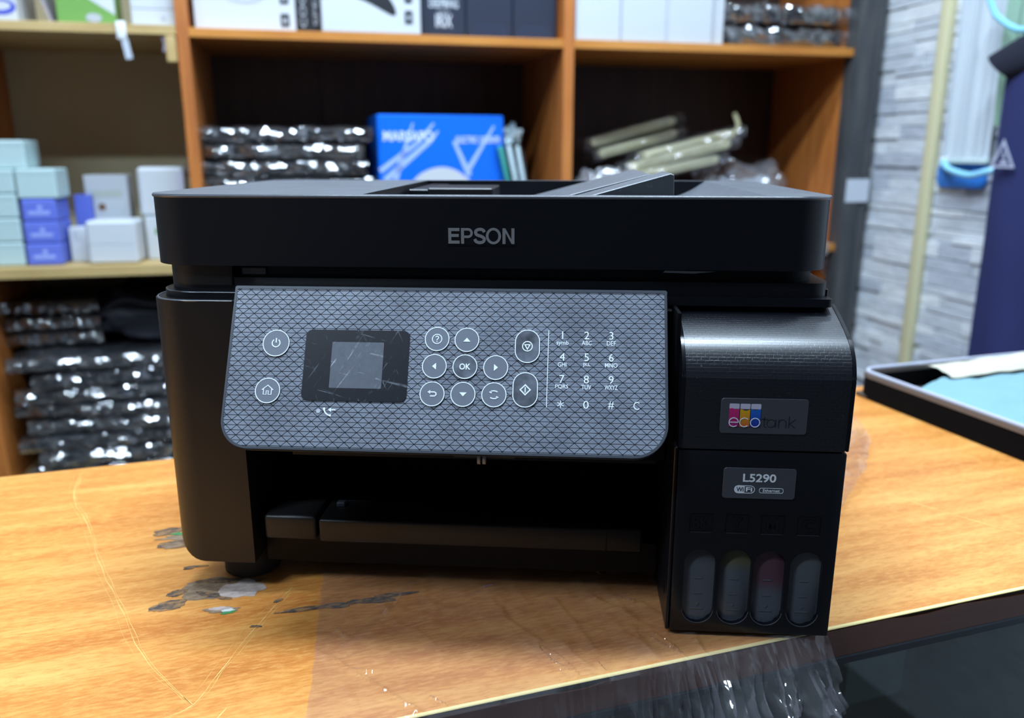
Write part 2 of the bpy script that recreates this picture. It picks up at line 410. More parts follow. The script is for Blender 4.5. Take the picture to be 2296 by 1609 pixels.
obj('upright', box(-.566, -.541, 1.31, 1.655, 0, 1.6 + zb, .001, 1), M_shelfv, ls)
for zt, th in ((.4845, .0175), (.034, .0215), (-.42, .02), (.93, .0175)):
    obj('shelf', box(-.541, -.1345, 1.30, 1.645, zt - th + zb, zt + zb, .001, 1), M_tan, ls)
obj('shelf_bracket', box(-.155, -.136, 1.30, 1.33, .418 + zb, .4665 + zb, .002, 1), M_tan, ls)
obj('back_panel', box(-.541, -.1345, 1.646, 1.655, .05, 1.6 + zb), M_beige, ls)
ps = thing('post', 'dark grey wooden post at the right end of the bookcase', 'post', RM(0, 0, Z0))
obj('shaft', box(1.332, 1.372, 1.285, 1.336, 0, Z1 - Z0 - .002, .003), M_post, ps)
obj('cover_strip', box(1.372, 1.398, 1.289, 1.336, 0, Z1 - Z0 - .002, .003), M_post, ps)
pl = tag(obj('paper_label', box(1.3355, 1.3965, 1.2838, 1.2848, .135, .189), mat('label_paper', S(200, 205, 215), .7), mw=IR), 'blank white paper label taped to the dark post', 'label')

# ------------------------------------------------------------------ goods on the shelves
def carton(name, label, cat, u0, u1, v0, v1, z0, z1, m, rz=0, group=None, bev=.0015, m_side=None):
    t = thing(name, label, cat, RM((u0 + u1) / 2, (v0 + v1) / 2, z0, rz), group)
    W, D, H = (u1 - u0) / 2, (v1 - v0) / 2, z1 - z0
    obj('carton', box(-W, W, -D, D, 0, H, bev, 1), m, t)
    if m_side:
        for s in (-1, 1): obj('side_face', box(s * W - .0005, s * W + .0005, -D + .002, D - .002, .002, H - .002), m_side, t)
    t['W'] = W; t['D'] = D; t['H'] = H
    return t
def printed(t, name, me, m):            # flat print on the front face; me drawn in XY around the face's bottom centre
    tf(me, Matrix.Translation(Vector((0, -t['D'], 0))) @ FRONT)
    return obj(name, me, m, t, smooth=False)
SH = .4825
t = carton('product_box', 'white product box with dark left side on the top shelf', 'box', -.103, .088, 1.335, 1.50, SH, .74, M_white, m_side=M_laptop2)
printed(t, 'product_print', ring(circ(.0, .083, .05, 32, .032), circ(.0, .083, .046, 32, .028), 0, .0006), M_grey)
printed(t, 'product_print', ring(circ(.0, .075, .04, 32, .012), circ(.0, .076, .037, 32, .010), 0, .0006), M_grey)
for zz in (.010, .052, .094): printed(t, 'icon', prism(rrect(.0665, .083, zz, zz + .024, .002), 0, .0006), M_inkblack)
for zz in (.022, .064): printed(t, 'icon_detail', prism(rrect(.071, .078, zz - .006, zz + .004, .001), .0006, .001), M_grey)
t = carton('product_box', 'narrow black box with white lettering up its spine between the white boxes', 'box', .0905, .1345, 1.345, 1.50, SH, .735, M_inkblack)
me = text('COCO GEEZ', 0, .16, 0, .012); tf(me, Matrix.Translation((-.004, .012, 0)) @ Matrix.Rotation(R(90), 4, 'Z')); printed(t, 'lettering', me, M_grey)
me = text('SPEED CC', 0, .15, 0, .009); tf(me, Matrix.Translation((.019, .016, 0)) @ Matrix.Rotation(R(90), 4, 'Z')); printed(t, 'lettering', me, M_grey)
t = carton('product_box', 'white product box with a black curved grip picture on the top shelf', 'box', .1375, .333, 1.306, 1.47, SH, .74, M_white)
g = smooth_path([(-.062, .078), (-.03, .066), (.0, .054), (.028, .040), (.042, .034), (.0485, .037), (.046, .050), (.036, .066), (.02, .082), (0, .10), (-.03, .115)], 5)
printed(t, 'product_print', prism(g, 0, .0006), M_inkblack)
for zz in (.019, .058): printed(t, 'icon', prism(rrect(.066, .0815, zz, zz + .025, .002), 0, .0006), M_inkblack)
for zz in (.0265, .066): printed(t, 'icon_detail', prism(rrect(.071, .077, zz, zz + .009, .001), .0006, .001), M_grey)
M_bb = mat('black_box_card', S(40, 46, 62), .4)
bl = ('black box with two lines of white lettering on the top shelf', 'plain black box between the lettered black box and the last black box', 'plain black box against the middle upright of the bookcase')
for i, (a, b) in enumerate(((.338, .4315), (.433, .532), (.5335, .628))):
    t = carton('product_box', bl[i], 'box', a, b, 1.34, 1.50, SH, .70, M_bb, bev=.002, group='black boxes on the top shelf')
    if i == 0:
        printed(t, 'lettering', text('DEEPBING', -.029, .031, .058, .074, .0006), M_ink_white)
        printed(t, 'lettering', text('mini', -.012, .012, .046, .053, .0006), M_grey)
        printed(t, 'lettering', text('IRIX', -.016, .018, .020, .045, .0006), M_ink_white)
    else:
        printed(t, 'facet_print', prism([(-.03, .03), (.03, .03), (.044, .0), (-.044, .0)], 0, .0005), mat('black_facet', S(48, 54, 72), .3))
wl = ('tall plain white box beside the middle upright', 'middle one of the tall plain white boxes', 'tall plain white box third from the middle upright', 'narrow white box set back next to the bagged laptops')
for i, (a, b, v) in enumerate(((.662, .763, 1.31), (.7645, .8685, 1.31), (.870, .978, 1.312), (.9795, 1.012, 1.325))):
    t = carton('white_box', wl[i], 'box', a, b, v, v + .16, SH, .72, M_white, group='white boxes on the top shelf')
    if i < 3: printed(t, 'fold_line', box(-.0512, -.0502, .002, .23, 0, .0004), M_grey)
# left unit, top board
t = carton('product_box', 'white box with a blue ring picture at the far left of the top shelf', 'box', -.50, -.411, 1.33, 1.45, .485, .60, M_white)
printed(t, 'product_print', ring(circ(.018, .026, .026, 28, .014), circ(.018, .028, .018, 28, .008), 0, .0006), mat('blue_print', S(70, 84, 190), .4))
t = carton('product_box', 'green and white box in a clear sleeve on the top shelf', 'box', -.347, -.246, 1.33, 1.43, .485, .62, mat('green_print', S(112, 158, 80), .4), rz=R(4))
printed(t, 'white_band', prism([(-.01, .055), (.0495, .018), (.0495, .13), (-.01, .13)], 0, .0006), M_white)
printed(t, 'silver_print', prism(circ(.012, .012, .014, 16, .008), .0006, .001), M_grey)
tag(obj('leaning_card', tf(box(-.002, .002, -.05, .05, 0, .11), Matrix.Rotation(R(-18), 4, 'Y')), mat('lilac_card', S(170, 158, 168), .6), mw=RM(-.356, 1.39, .4855)), 'lilac card leaning beside the green box', 'card')
for i, (z0, z1) in enumerate(((.485, .5145), (.5150, .565))):
    t = carton('device_box', ('flat white box with a grey dot under another white box', 'white box stacked on the flat white box with grey dot')[i], 'box', -.2145, -.136, 1.325, 1.42, z0, z1, M_white, group='white boxes at the end of the tan shelf')
    if i == 0: printed(t, 'dot_print', prism(circ(.018, .014, .004, 16), 0, .0006), M_grey)
t = thing('price_tag', 'small white tag clip with a clear strip hanging from the tan shelf edge', 'tag', RM(-.2295, 1.2975, .4665))
obj('clip', box(-.0085, .0085, -.003, .001, -.010, .022, .002), M_white2, t)
obj('strip', tf(box(-.006, .006, -.0006, .0006, -.045, -.010), TM((.003, -.001, 0), 0, 0, R(-8))), mat('clear_strip', S(190, 195, 205), .2), t)
tag(obj('cable_clip', merge(tube([(0, 0, 0), (.004, 0, -.012), (.002, 0, -.028)], .004, 8)), mat('lilac_plastic', S(170, 160, 178), .4), mw=RM(-.160, 1.31, .4655)), 'small lilac plastic clip under the tan shelf corner', 'clip')

# left unit, middle board: small phone accessory boxes
M_mint = mat('mint_card', S(178, 200, 200), .5); M_mint2 = mat('mint_card_edge', S(160, 184, 186), .5)
M_vio = mat('violet_card', S(96, 112, 205), .5); M_vio2 = mat('violet_print', S(150, 164, 228), .5)
def small_box(label, u0, u1, v0, z0, z1, m, m2, prints, group):
    t = carton('accessory_box', label, 'box', u0, u1, v0, v0 + .09, z0, z1, m, group=group, bev=.003)
    H = z1 - z0; W = (u1 - u0) / 2
    printed(t, 'lid_line', box(-W + .001, W - .001, H * .80, H * .80 + .0008, 0, .0004), m2)
    if prints:
        printed(t, 'logo_print', prism(circ(.002, H * .62, .005, 16), 0, .0005), m2)
        printed(t, 'text_print', prism(rrect(-.020, .020, H * .30, H * .48, .002), 0, .0005), m2)
H = .0465
for i in range(4):
    small_box(('mint green box at the bottom of the leftmost stack', 'mint green box second from the bottom of the leftmost stack', 'mint green box third from the bottom of the leftmost stack', 'mint green box fourth from the bottom of the leftmost stack')[i], -.520, -.459, 1.33, .0345 + i * H, .034 + (i + 1) * H, M_mint, M_mint2, False, 'mint boxes')
small_box('mint green box topmost of the leftmost stack', -.505, -.437, 1.345, .0345 + 4 * H, .034 + 5 * H + .008, M_mint, M_mint2, False, 'mint boxes')
for i in range(3):
    small_box(('violet box at the bottom of its stack', 'violet box in the middle of its stack', 'violet box under the mint green box')[i], -.4545 + .001 * i, -.391, 1.33, .0345 + i * .043, .034 + (i + 1) * .043, M_vio, M_vio2, True, 'violet boxes')
small_box('mint green box on top of the violet boxes', -.456, -.385, 1.33, .0345 + 3 * .043, .034 + 3 * .043 + .058, M_mint, M_mint2, False, 'mint boxes')
t = carton('accessory_box', 'violet box half hidden behind the violet stack', 'box', -.386, -.352, 1.44, 1.50, .034, .165, M_vio)
t = carton('accessory_box', 'black box behind the white picture box', 'box', -.345, -.325, 1.46, 1.50, .034, .160, M_inkblack)
t = carton('earphone_box', 'white box with a small brown picture standing behind the white cube box', 'box', -.366, -.280, 1.455, 1.50, .034, .205, M_white, rz=R(-3))
printed(t, 'product_print', prism(circ(-.012, .105, .0075, 20), 0, .0006), mat('brown_print', S(120, 84, 50), .5))
printed(t, 'window_print', prism(rrect(-.030, .030, .125, .140, .003), 0, .0005), mat('pale_print', S(190, 195, 185), .5))
printed(t, 'window_print', prism(rrect(.006, .030, .075, .115, .003), 0, .0005), mat('pale_print2', S(196, 202, 206), .5))
t = carton('adapter_box', 'white cube box at the front of the left shelf', 'box', -.340, -.247, 1.318, 1.40, .0345, .120, M_white, bev=.005, rz=R(-2))
printed(t, 'lid_line', box(-.044, .044, .040, .0406, 0, .0004), M_grey)
t = carton('adapter_box', 'small white box left of the white cube box', 'box', -.385, -.347, 1.37, 1.41, .0345, .104, M_white)
printed(t, 'lettering', text('SJ', -.010, .006, .040, .060, .0005), M_grey)
t = carton('adapter_box', 'white box with a green leaf print right of the white cube box', 'box', -.240, -.170, 1.375, 1.44, .0345, .122, M_white)
printed(t, 'leaf_print', prism(circ(-.012, .058, .006, 14, .008), 0, .0006), mat('leaf_green', S(110, 150, 100), .5))
t = carton('adapter_box', 'white box lying on top of the green leaf box', 'box', -.248, -.158, 1.38, 1.44, .1225, .222, M_white, bev=.006, rz=R(1))
printed(t, 'side_print', prism(rrect(.030, .044, .01, .09, .002), 0, .0005), mat('lilac_print', S(200, 198, 214), .5))

# laptops packed in crinkled clear bags
def pack_mesh(W, D, H, seed, flap=.02, nx=34, ny=10, nz=6):
    """crinkled bag around a slab"""
    bm = bmesh.new(); bmesh.ops.create_cube(bm, size=1)
    def cuts(axis, n):
        es = [e for e in bm.edges if abs((e.verts[0].co - e.verts[1].co)[axis]) > 1e-4 and abs((e.verts[0].co - e.verts[1].co)[(axis + 1) % 3]) < 1e-4 and abs((e.verts[0].co - e.verts[1].co)[(axis + 2) % 3]) < 1e-4]
        bmesh.ops.subdivide_edges(bm, edges=es, cuts=n, use_grid_fill=True)
    cuts(0, nx); cuts(1, ny); cuts(2, nz)
    for v in bm.verts:
        x, y, zz = v.co.x, v.co.y, v.co.z
        e = 1 - .35 * max(0, abs(x) * 2 - .86) / .14
        p = Vector((x * (W + flap * 2), y * (D + flap), zz * (H + .004) * e))
        if abs(y) > .499:
            bul = (H + .006) / 2 * (1.0 + .9 * noise.noise(Vector((x * 9 + seed * 3.7, 1.5 + y, seed))))
            p.y = math.copysign(D / 2 + bul * math.cos(zz * math.pi), y); p.z = (H + .004) / 2 * math.sin(zz * math.pi)
        q = Vector((p.x * 26 + seed * 9.1, p.y * 26, p.z * 60))
        d = noise.noise(q) * .005 + noise.noise(q * 2.3) * .0035
        dirv = Vector((x * 1.2, y * 1.6, zz * 2.2)); dirv.normalize()
        v.co = p + dirv * d
        v.co.z = max(-H / 2 - .0012, min(H / 2 + .006, v.co.z))
    return bm_mesh(bm)
PACKS = [pack_mesh(.315, .225, .027, i) for i in range(4)]
LB = box(-.155, .155, -.11, .11, -.0125, -.001, .004, 2); LL = box(-.155, .155, -.11, .11, -.0002, .0120, .004, 2)
def laptop_pack(label, u, v, z, rz=0, tilt=0, k=0, group=None, sx=1, sz=1):
    t = thing('bagged_laptop', label, 'laptop', RM(u, v, z, rz) @ Matrix.Rotation(tilt, 4, 'Y'), group)
    S_ = Matrix.Translation((0, 0, .0150 * sz)) @ Matrix.Diagonal((sx, 1, sz, 1))
    obj('base', LB, M_laptop, t, S_); obj('lid', LL, M_laptop2 if k % 2 else M_laptop, t, S_)
    obj('plastic_bag', PACKS[k % 4], M_wrap, t, S_, smooth=False)
    return t
for i in range(8):
    n = ('bottom', 'second', 'third', 'fourth', 'fifth', 'sixth', 'seventh', 'top')[i]
    laptop_pack('bagged dark laptop, %s of the pile left of the blue box' % (n if n in ('top', 'bottom') else n + ' from the bottom'),
                .042 + .006 * math.sin(i * 2.1), 1.452, .0352 + i * .0338, R(3.5 * math.sin(i * 1.7 + 1)), R(.6 * math.sin(i * 2.3)), i, 'laptops piled left of the blue box', 1.0 + .04 * math.sin(i * 3.1))
for i in range(2):
    laptop_pack(('dark laptop in a clear bag lying on the top right shelf board', 'bagged dark laptop lying on another one on the top right shelf')[i], 1.178 - .004 * i, 1.46, .4835 + i * .050, R(1 - 2 * i), 0, i + 1, 'bagged laptops on the top right shelf', .92, 1.45)
# lower left shelf
for i in range(8):
    n = ('bottom', 'second', 'third', 'fourth', 'fifth', 'sixth', 'seventh', 'top')[i]
    laptop_pack('bagged dark laptop, %s of the pile under the tan shelf' % (n if n in ('top', 'bottom') else n + ' from the bottom'),
                -.328 + .018 * math.sin(i * 2.4), 1.445, -.4190 + i * .0338, R(6 * math.sin(i * 1.3)), R(.8 * math.sin(i * 1.9)), i + 2, 'laptops piled under the tan shelf')
for i in range(3):
    laptop_pack('bagged dark laptop, %s of the short pile against the left upright' % ('bottom', 'middle', 'top')[i],
                -.452 + .004 * i, 1.53, -.4190 + (8 + i) * .0338 + .002, R(2 - 2 * i), 0, i, 'laptops in the short pile by the left upright', .52)
def sag(seed, W, D, H):
    bm = bmesh.new(); bmesh.ops.create_icosphere(bm, subdivisions=4, radius=1)
    for v in bm.verts:
        p = v.co.copy(); s = lambda a, e: math.copysign(abs(a) ** e, a)
        q = Vector((s(p.x, .6) * W, s(p.y, .6) * D, (s(p.z, .7) * .5 + .5) * H))
        q += Vector((1, 1, .6)) * noise.noise(p * 2.2 + Vector((seed, 0, 0))) * .02
        q.z = max(0, q.z - .02 * abs(math.sin(p.x * 5 + seed)) * (p.z > 0)); v.co = q
    return bm_mesh(bm)
bg = thing('black_bag', 'slumped black fabric bag lying on the bagged laptops beside the printer', 'bag', RM(-.268, 1.50, -.1465))
obj('body', sag(1, .115, .10, .125), mat('black_nylon', S(26, 28, 40), .6), bg)
obj('strap', tube(smooth_path([(-.10, -.08, .05), (-.04, -.104, .095), (.03, -.106, .085), (.10, -.085, .105)], 5), .006, 8), mat('strap_nylon', S(44, 46, 58), .5), bg)
# middle bay: blue electric cooker box
M_blue = mat('blue_card', S(10, 108, 232), .35); M_blued = mat('blue_card_side', S(8, 60, 170), .4); M_pale = mat('pale_blue_print', S(168, 190, 240), .45)
t = carton('cooker_box', 'bright blue carton with white star lines and a white dome picture', 'box', .236, .514, 1.362, 1.575, .0345, .329, M_blue, rz=R(2.5), bev=.003)
def pline(a, b, w0, w1): printed(t, 'line_print', strip([a, b], [w0, w1], 0, .0006), M_pale)
zc = .158            # height where the printer lid hides the rest
def bb(x, y): return ((x - 1070) / 5.218 * .000985 - .0, (850 - y) / 5.218 * .000915 + zc)   # zoomed drawing units to metres on the face
for a, b, w0, w1 in (((350, 740), (790, 400), .011, .007), ((400, 850), (930, 380), .012, .010), ((520, 850), (610, 560), .011, .009), ((600, 600), (740, 170), .009, .003), ((790, 400), (980, 170), .008, .004), ((930, 380), (1030, 260), .010, .003), ((1390, 800), (1210, 380), .012, .007), ((1380, 720), (1690, 200), .011, .004)):
    pline(bb(*a), bb(*b), w0, w1)
printed(t, 'brand_lettering', text('MARSAPO', *[bb(400, 0)[0], bb(970, 0)[0]], bb(0, 385)[1], bb(0, 265)[1], .0008, .02), M_ink_white)
printed(t, 'lettering', text('ELECTRIC COOKER', bb(1240, 0)[0], bb(1760, 0)[0], bb(0, 405)[1], bb(0, 325)[1], .0008, .01), M_ink_white)
dm = smooth_path([bb(730, 850), bb(820, 770), bb(940, 715), bb(1080, 695), (bb(1220, 730)), bb(1330, 800), bb(1390, 850)], 5)
printed(t, 'dome_print', prism(dm + [(bb(1390, 0)[0], .04), (bb(730, 0)[0], .04)], .0006, .0011), M_white)
obj('hand_hole', tf(prism(rrect(-.018, .018, -.011, .011, .011), 0, .0008), Matrix.Translation((-t['W'] - .0008, -.05, .21)) @ Matrix.Rotation(R(90), 4, 'Y')), M_inkblack, t)
M_tealp = mat('teal_packet', S(60, 150, 140), .4); M_palepk = mat('pale_packet', S(190, 208, 214), .4)
for i in range(3):
    t = thing('plastic_packet', ('teal packet leaning against the blue carton', 'pale packet with teal print leaning in the middle behind the blue carton', 'pale packet with a rolled top leaning nearest the middle upright')[i], 'packet', RM(.560 + .020 * i, 1.40 + .02 * i, .0345) @ Matrix.Rotation(R(-13 + i), 4, 'Y'), 'packets beside the blue carton')
    obj('insert', box(-.0055, .0055, -.05, .05, .003, .235, .003), (M_tealp, M_palepk, M_palepk)[i], t)
    def pk(a, b): 
        return (-.0068 - .003 * math.sin(b * 9 + i) - .002 * noise.noise(Vector((a * 6, b * 8, i))), -.056 + a * .112, .002 + b * (.262 if i else .25))
    obj('film_front', grid(10, 16, pk), M_wrap, t)
    def pk2(a, b): 
        return (.0068 + .003 * math.sin(b * 7 + i), -.056 + a * .112, .002 + b * (.262 if i else .25))
    obj('film_back', grid(10, 16, pk2), M_wrap, t)
    if i == 2: obj('rolled_top', sag(5, .022, .05, .05), M_palepk, t, TM((-.006, 0, .235)))
# right bay: cream bars in clear film
M_creamp = mat('cream_plastic', S(230, 223, 178), .4); M_creamd = mat('cream_plastic_slot', S(176, 170, 128), .5)
base = []
def bar(label, u, v, z, L, tilt, rz, hook=False, wrap=True):
    t = thing('cream_bar', label, 'bar', RM(u, v, z, rz) @ Matrix.Rotation(-tilt, 4, 'Y'), 'cream bars in the right bay')
    obj('body', box(0, L, -.022, .022, 0, .020, .003), M_creamp, t)
    obj('slot', box(.012, L - .012, -.0226, -.0216, .007, .013, .0003), M_creamd, t)
    obj('end_cap', box(L, L + .009, -.016, .016, .004, .017, .003), M_creamp, t)
    if hook: obj('hook', tube(smooth_path([(L + .004, 0, .012), (L + .018, 0, .014), (L + .026, 0, .026), (L + .020, 0, .056)], 4), .0055, 8), M_creamp, t)
    if wrap: obj('film', tf(pack_mesh(L + .02, .05, .026, int(u * 50), .012, 20, 5, 3), Matrix.Translation((L / 2, 0, .010))), M_film, t, smooth=False)
    return t
for i in range(4):
    t = laptop_pack('bagged dark laptop, %s of the pile under the cream bars' % ('bottom', 'second from the bottom', 'third from the bottom', 'top')[i], .86 + .01 * math.sin(i * 2), 1.50, .0352 + i * .0338, R(2 * math.sin(i)), 0, i, 'laptops under the cream bars', 1.0)
bar('lowest cream plastic bar wrapped in clear film', .825, 1.42, .1790, .24, R(11), R(2))
bar('cream plastic bar lying on the lowest cream bar', .842, 1.43, .2050, .25, R(13), R(-3))
bar('cream plastic bar with an upturned hook end', .872, 1.425, .2310, .235, R(13), R(1), True)
bar('upper cream plastic bar resting against the back', .785, 1.50, .236, .205, R(14), R(2))
bar('topmost cream plastic bar of the slanted pile', .765, 1.505, .2630, .22, R(14), R(1))
M_crumple = film('crumpled_bag', .28, rough=.14, haze=.30, bst=1, bsc=60)
for i, (u, v, z, W, D, H, l, m) in enumerate(((.755, 1.37, .1730, .055, .05, .045, 'crumpled clear bag at the left foot of the cream bars', M_crumple),
        (1.19, 1.535, .0345, .13, .07, .205, 'crumpled clear bag slumped against the right end of the bookcase', M_crumple),
        (1.12, 1.385, .0345, .095, .045, .165, 'pale blue plastic bag slumped in front of the clear bag', film('blue_bag', .25, tint=(.62, .74, .92, 1), rough=.2, haze=.45, bst=1, bsc=50)))):
    me = sag(i + 3, W, D, H)
    for vv in me.vertices: vv.co += vv.normal * noise.noise(vv.co * 45 + Vector((i, 0, 0))) * .009; vv.co.z = max(0, vv.co.z)
    tag(obj('plastic_bag', me, m, mw=RM(u, v, z), smooth=False), l, 'bag')
t = thing('cable_clip', 'clear plastic clip on the shelf edge right of the printer lid', 'clip', RM(1.300, 1.299, .034))
obj('clip', box(-.004, .010, -.006, .0, -.024, .006, .002), M_wrap, t); obj('tail', tube(smooth_path([(.002, -.003, -.024), (.006, -.006, -.04), (-.004, -.004, -.055), (.004, -.004, -.07)], 4), .003, 6), M_wrap, t)

# ------------------------------------------------------------------ things on the right wall
hk = thing('wall_hook', 'bright blue wall hook plate with pale blue curved arm and white tip', 'hook', IR)
obj('plate', prism(rrect(.945, 1.074, .180, .230, .012), 1.404, 1.414, 'YZ', .002), mat('blue_plastic', S(48, 130, 222), .35), hk)
arm = smooth_path([(1.394, 1.05, .233), (1.384, 1.026, .221), (1.38, .998, .213), (1.38, .955, .207), (1.384, .920, .215), (1.40, .905, .222)], 5)
obj('arm', tube(arm, .0065, 10), mat('pale_blue_plastic', S(150, 214, 240), .3), hk)
obj('tip', tube([(1.396, 1.047, .2325), (1.399, 1.056, .237), (1.401, 1.062, .240)], [.0075, .0085, .005], 10), M_white2, hk)
for v in (.985, 1.0): obj('screw', prism(circ(v, .216, .004, 12), 1.402, 1.4045, 'YZ'), mat('dark_screw', S(30, 60, 60), .5), hk)
sl = thing('garment_cover', 'pale grey plastic garment cover with vertical folds hanging on the wall', 'cover', IR)
obj('sheet', grid(40, 20, lambda a, b: (1.398 + .006 * math.sin(a * 31) + .003 * math.sin(a * 77 + b), .935 + a * .12, .236 + b * .62)), mat('pale_grey_plastic', S(196, 202, 208), .4), sl)
obj('hem', box(1.390, 1.404, .934, 1.056, .229, .238, .002), mat('pale_green_plastic', S(190, 206, 204), .4), sl)
gg = thing('green_garment', 'pale green garment edge hanging behind the navy garment', 'garment', IR)
obj('cloth', grid(10, 24, lambda a, b: (1.386 + .006 * math.sin(a * 9 + b * 4), .865 + a * .058, .30 + b * .4)), mat('green_cloth', S(140, 170, 150), .8), gg)
gm = thing('navy_garment', 'navy blue garment with a white triangle print hanging at the right', 'garment', IR)
def gbody(side):
    def f(a, b):
        v = .868 - a * .46; zz = -.30 + b * .74
        top = .385 + .09 * min(1, min(a, 1 - a) / .32) - .03 * math.exp(-((a - .5) / .10) ** 2)
        zz = min(zz, top)
        th = .020 * math.sin(math.pi * min(1, max(0, a * 1.0))) ** .5
        fold = .005 * math.sin(a * 26 + b * 3) * (1 - b) + .004 * noise.noise(Vector((a * 5, b * 4, side)))
        return (1.350 + side * th + fold, v, zz)
    return f
obj('front', grid(40, 30, gbody(-1)), M_navy, gm); obj('back', grid(40, 30, gbody(1)), M_navy, gm)
def sleeve(a, b):          # open short sleeve, a around, b along
    ang = a * 2 * math.pi
    c0 = Vector((1.350, .800, .428)); c1 = Vector((1.346, .880, .404)); c = c0.lerp(c1, b)
    ax = Vector((0, .78, .62)) if False else Vector((0, .55, .44)).normalized()
    return tuple(c + Vector((-.018 * math.cos(ang), 0, 0)) + Vector((0, .62, .50)).normalized() * (.046 - .010 * b) * math.sin(ang))
obj('sleeve', grid(24, 10, sleeve), M_navyd, gm)
obj('collar', tube(smooth_path([(1.345, .76, .46), (1.333, .70, .475), (1.335, .62, .47)], 4), .012, 8), M_navyd, gm)
M_tri = mat('white_garment_print', S(176, 178, 198), .7)
def tri(s, cx=.824, cz=.240): return [(cx - .0275 * s, cz - .0155 * s), (cx + .0275 * s, cz - .0155 * s), (cx + .004 * s, cz + .0355 * s)]
obj('triangle_print', ring(tri(1), tri(.72), 1.3275, 1.3262, 'YZ'), M_tri, gm)
obj('triangle_glyph', merge(prism([(.812, .231), (.832, .231), (.8285, .237), (.820, .239)], 1.3275, 1.3262, 'YZ'), prism([(.826, .241), (.820, .242), (.8255, .256)], 1.3275, 1.3262, 'YZ')), M_tri, gm)
hg = tag(obj('clothes_hanger', tube(smooth_path([(1.352, .935, .53), (1.352, .925, .512), (1.352, .905, .490), (1.352, .84, .462), (1.352, .72, .478), (1.352, .69, .50)], 5), .006, 8), mat('hanger_plastic', S(140, 204, 226), .3), mw=IR), 'pale blue plastic clothes hanger inside the navy garment', 'hanger')

# ------------------------------------------------------------------ counter (counter frame)
ct = thing('shop_counter', 'orange wood-grain counter with worn top and glass showcase front', 'counter', CM(0, 0, Z0))
zc0 = -Z0
CU0, CU1, CV0, CV1 = -.95, 1.05, -.131, .256
obj('top', box(CU0, CU1, CV0 + .0012, CV1, -.018 + zc0, 0 + zc0, .0008, 1), M_counter, ct)
# edge band with a chipped upper rim
rb = random.Random(11); up_, lo_ = [], []
nB = 160
for i in range(nB + 1):
    u = CU0 + (CU1 - CU0) * i / nB
    chip = .0012
    for (c0, c1, d) in ((.40, .445, .0032), (.455, .56, .0040), (.14, .24, .0030), (.19, .225, .0045), (.29, .315, .0022), (.62, .70, .003), (-.1, .0, .003)):
        if c0 < u < c1: chip = max(chip, d * math.sin(math.pi * (u - c0) / (c1 - c0)) ** .5 + .0006 * noise.noise(Vector((u * 90, 0, 0))))
    up_.append((u, -chip + zc0)); lo_.append((u, -.0185 + zc0))
bm = bmesh.new()
for y in (CV0 - .0004, CV0 + .0010):
    pass
A_ = [[bm.verts.new((p[0], y, p[1])) for p in s] for y in (CV0 - .0004, CV0 + .0011) for s in (up_, lo_)]
for i in range(nB):
    bm.faces.new((A_[0][i], A_[0][i + 1], A_[1][i + 1], A_[1][i])); bm.faces.new((A_[2][i], A_[2][i + 1], A_[3][i + 1], A_[3][i]))
    bm.faces.new((A_[0][i], A_[0][i + 1], A_[2][i + 1], A_[2][i])); bm.faces.new((A_[1][i], A_[1][i + 1], A_[3][i + 1], A_[3][i]))
obj('edge_band', bm_mesh(bm), M_edge, ct, label='brown edge band with chipped upper rim')
obj('core_edge', box(CU0, CU1, CV0 + .0009, CV0 + .0030, -.0178 + zc0, -.0006 + zc0), mat('chipboard_core', S(70, 56, 38), .9), ct)
bmt = []
obj('worn_edge', box(CU0, CU1, CV0 - .0004, CV0 + .0022, -.0009 + zc0, .00015 + zc0, .0004, 1), M_trim, ct, label='pale worn front edge of the counter top')
# showcase below
obj('frame_rail', box(CU0, CU1, CV0 - .001, CV0 + .022, -.0245 + zc0, -.0187 + zc0, .001, 1), M_alu, ct)
obj('glass_pane', box(CU0, CU1, CV0 + .004, CV0 + .010, .06, -.0245 + zc0), M_glassp, ct)
obj('plinth', box(CU0, CU1, CV0, CV1, 0, .06, .003), M_dark, ct)
obj('rear_panel', box(CU0, CU1, CV1 - .016, CV1, .06, -.0185 + zc0), mat('showcase_back', S(28, 32, 33), .7), ct)
for u in (CU0, CU1 - .016): obj('side_panel', box(u, u + .016, CV0 + .011, CV1 - .017, .06, -.0185 + zc0), M_dark, ct)
obj('inner_shelf', box(CU0 + .017, CU1 - .017, CV0 + .03, CV1 - .017, .62, .628), M_alu, ct)
cd = tag(obj('price_card', tf(box(-.055, .05, -.001, .001, -.06, .0, .0), TM((0, 0, 0), 0, R(-4))), mat('grey_card', S(96, 100, 102), .6), mw=CM(.215, -.100, -.034)), 'pale grey card taped inside the showcase glass', 'card')
for i, (u, l) in enumerate(((.36, 'dark boxed item in the showcase below the ink tanks'), (.50, 'pale boxed item in the showcase at the bottom right'))):
    t = carton('showcase_box', l, 'box', 0, .09, 0, .07, 0, .16, (mat('dark_green_card', S(24, 32, 30), .5), mat('khaki_card', S(58, 60, 48), .6))[i])
    t.matrix_world = CM(u + .05, .06, -.2915)
    printed(t, 'label_print', prism(rrect(-.03, .03, .09, .14, .003), 0, .0005), M_grey)
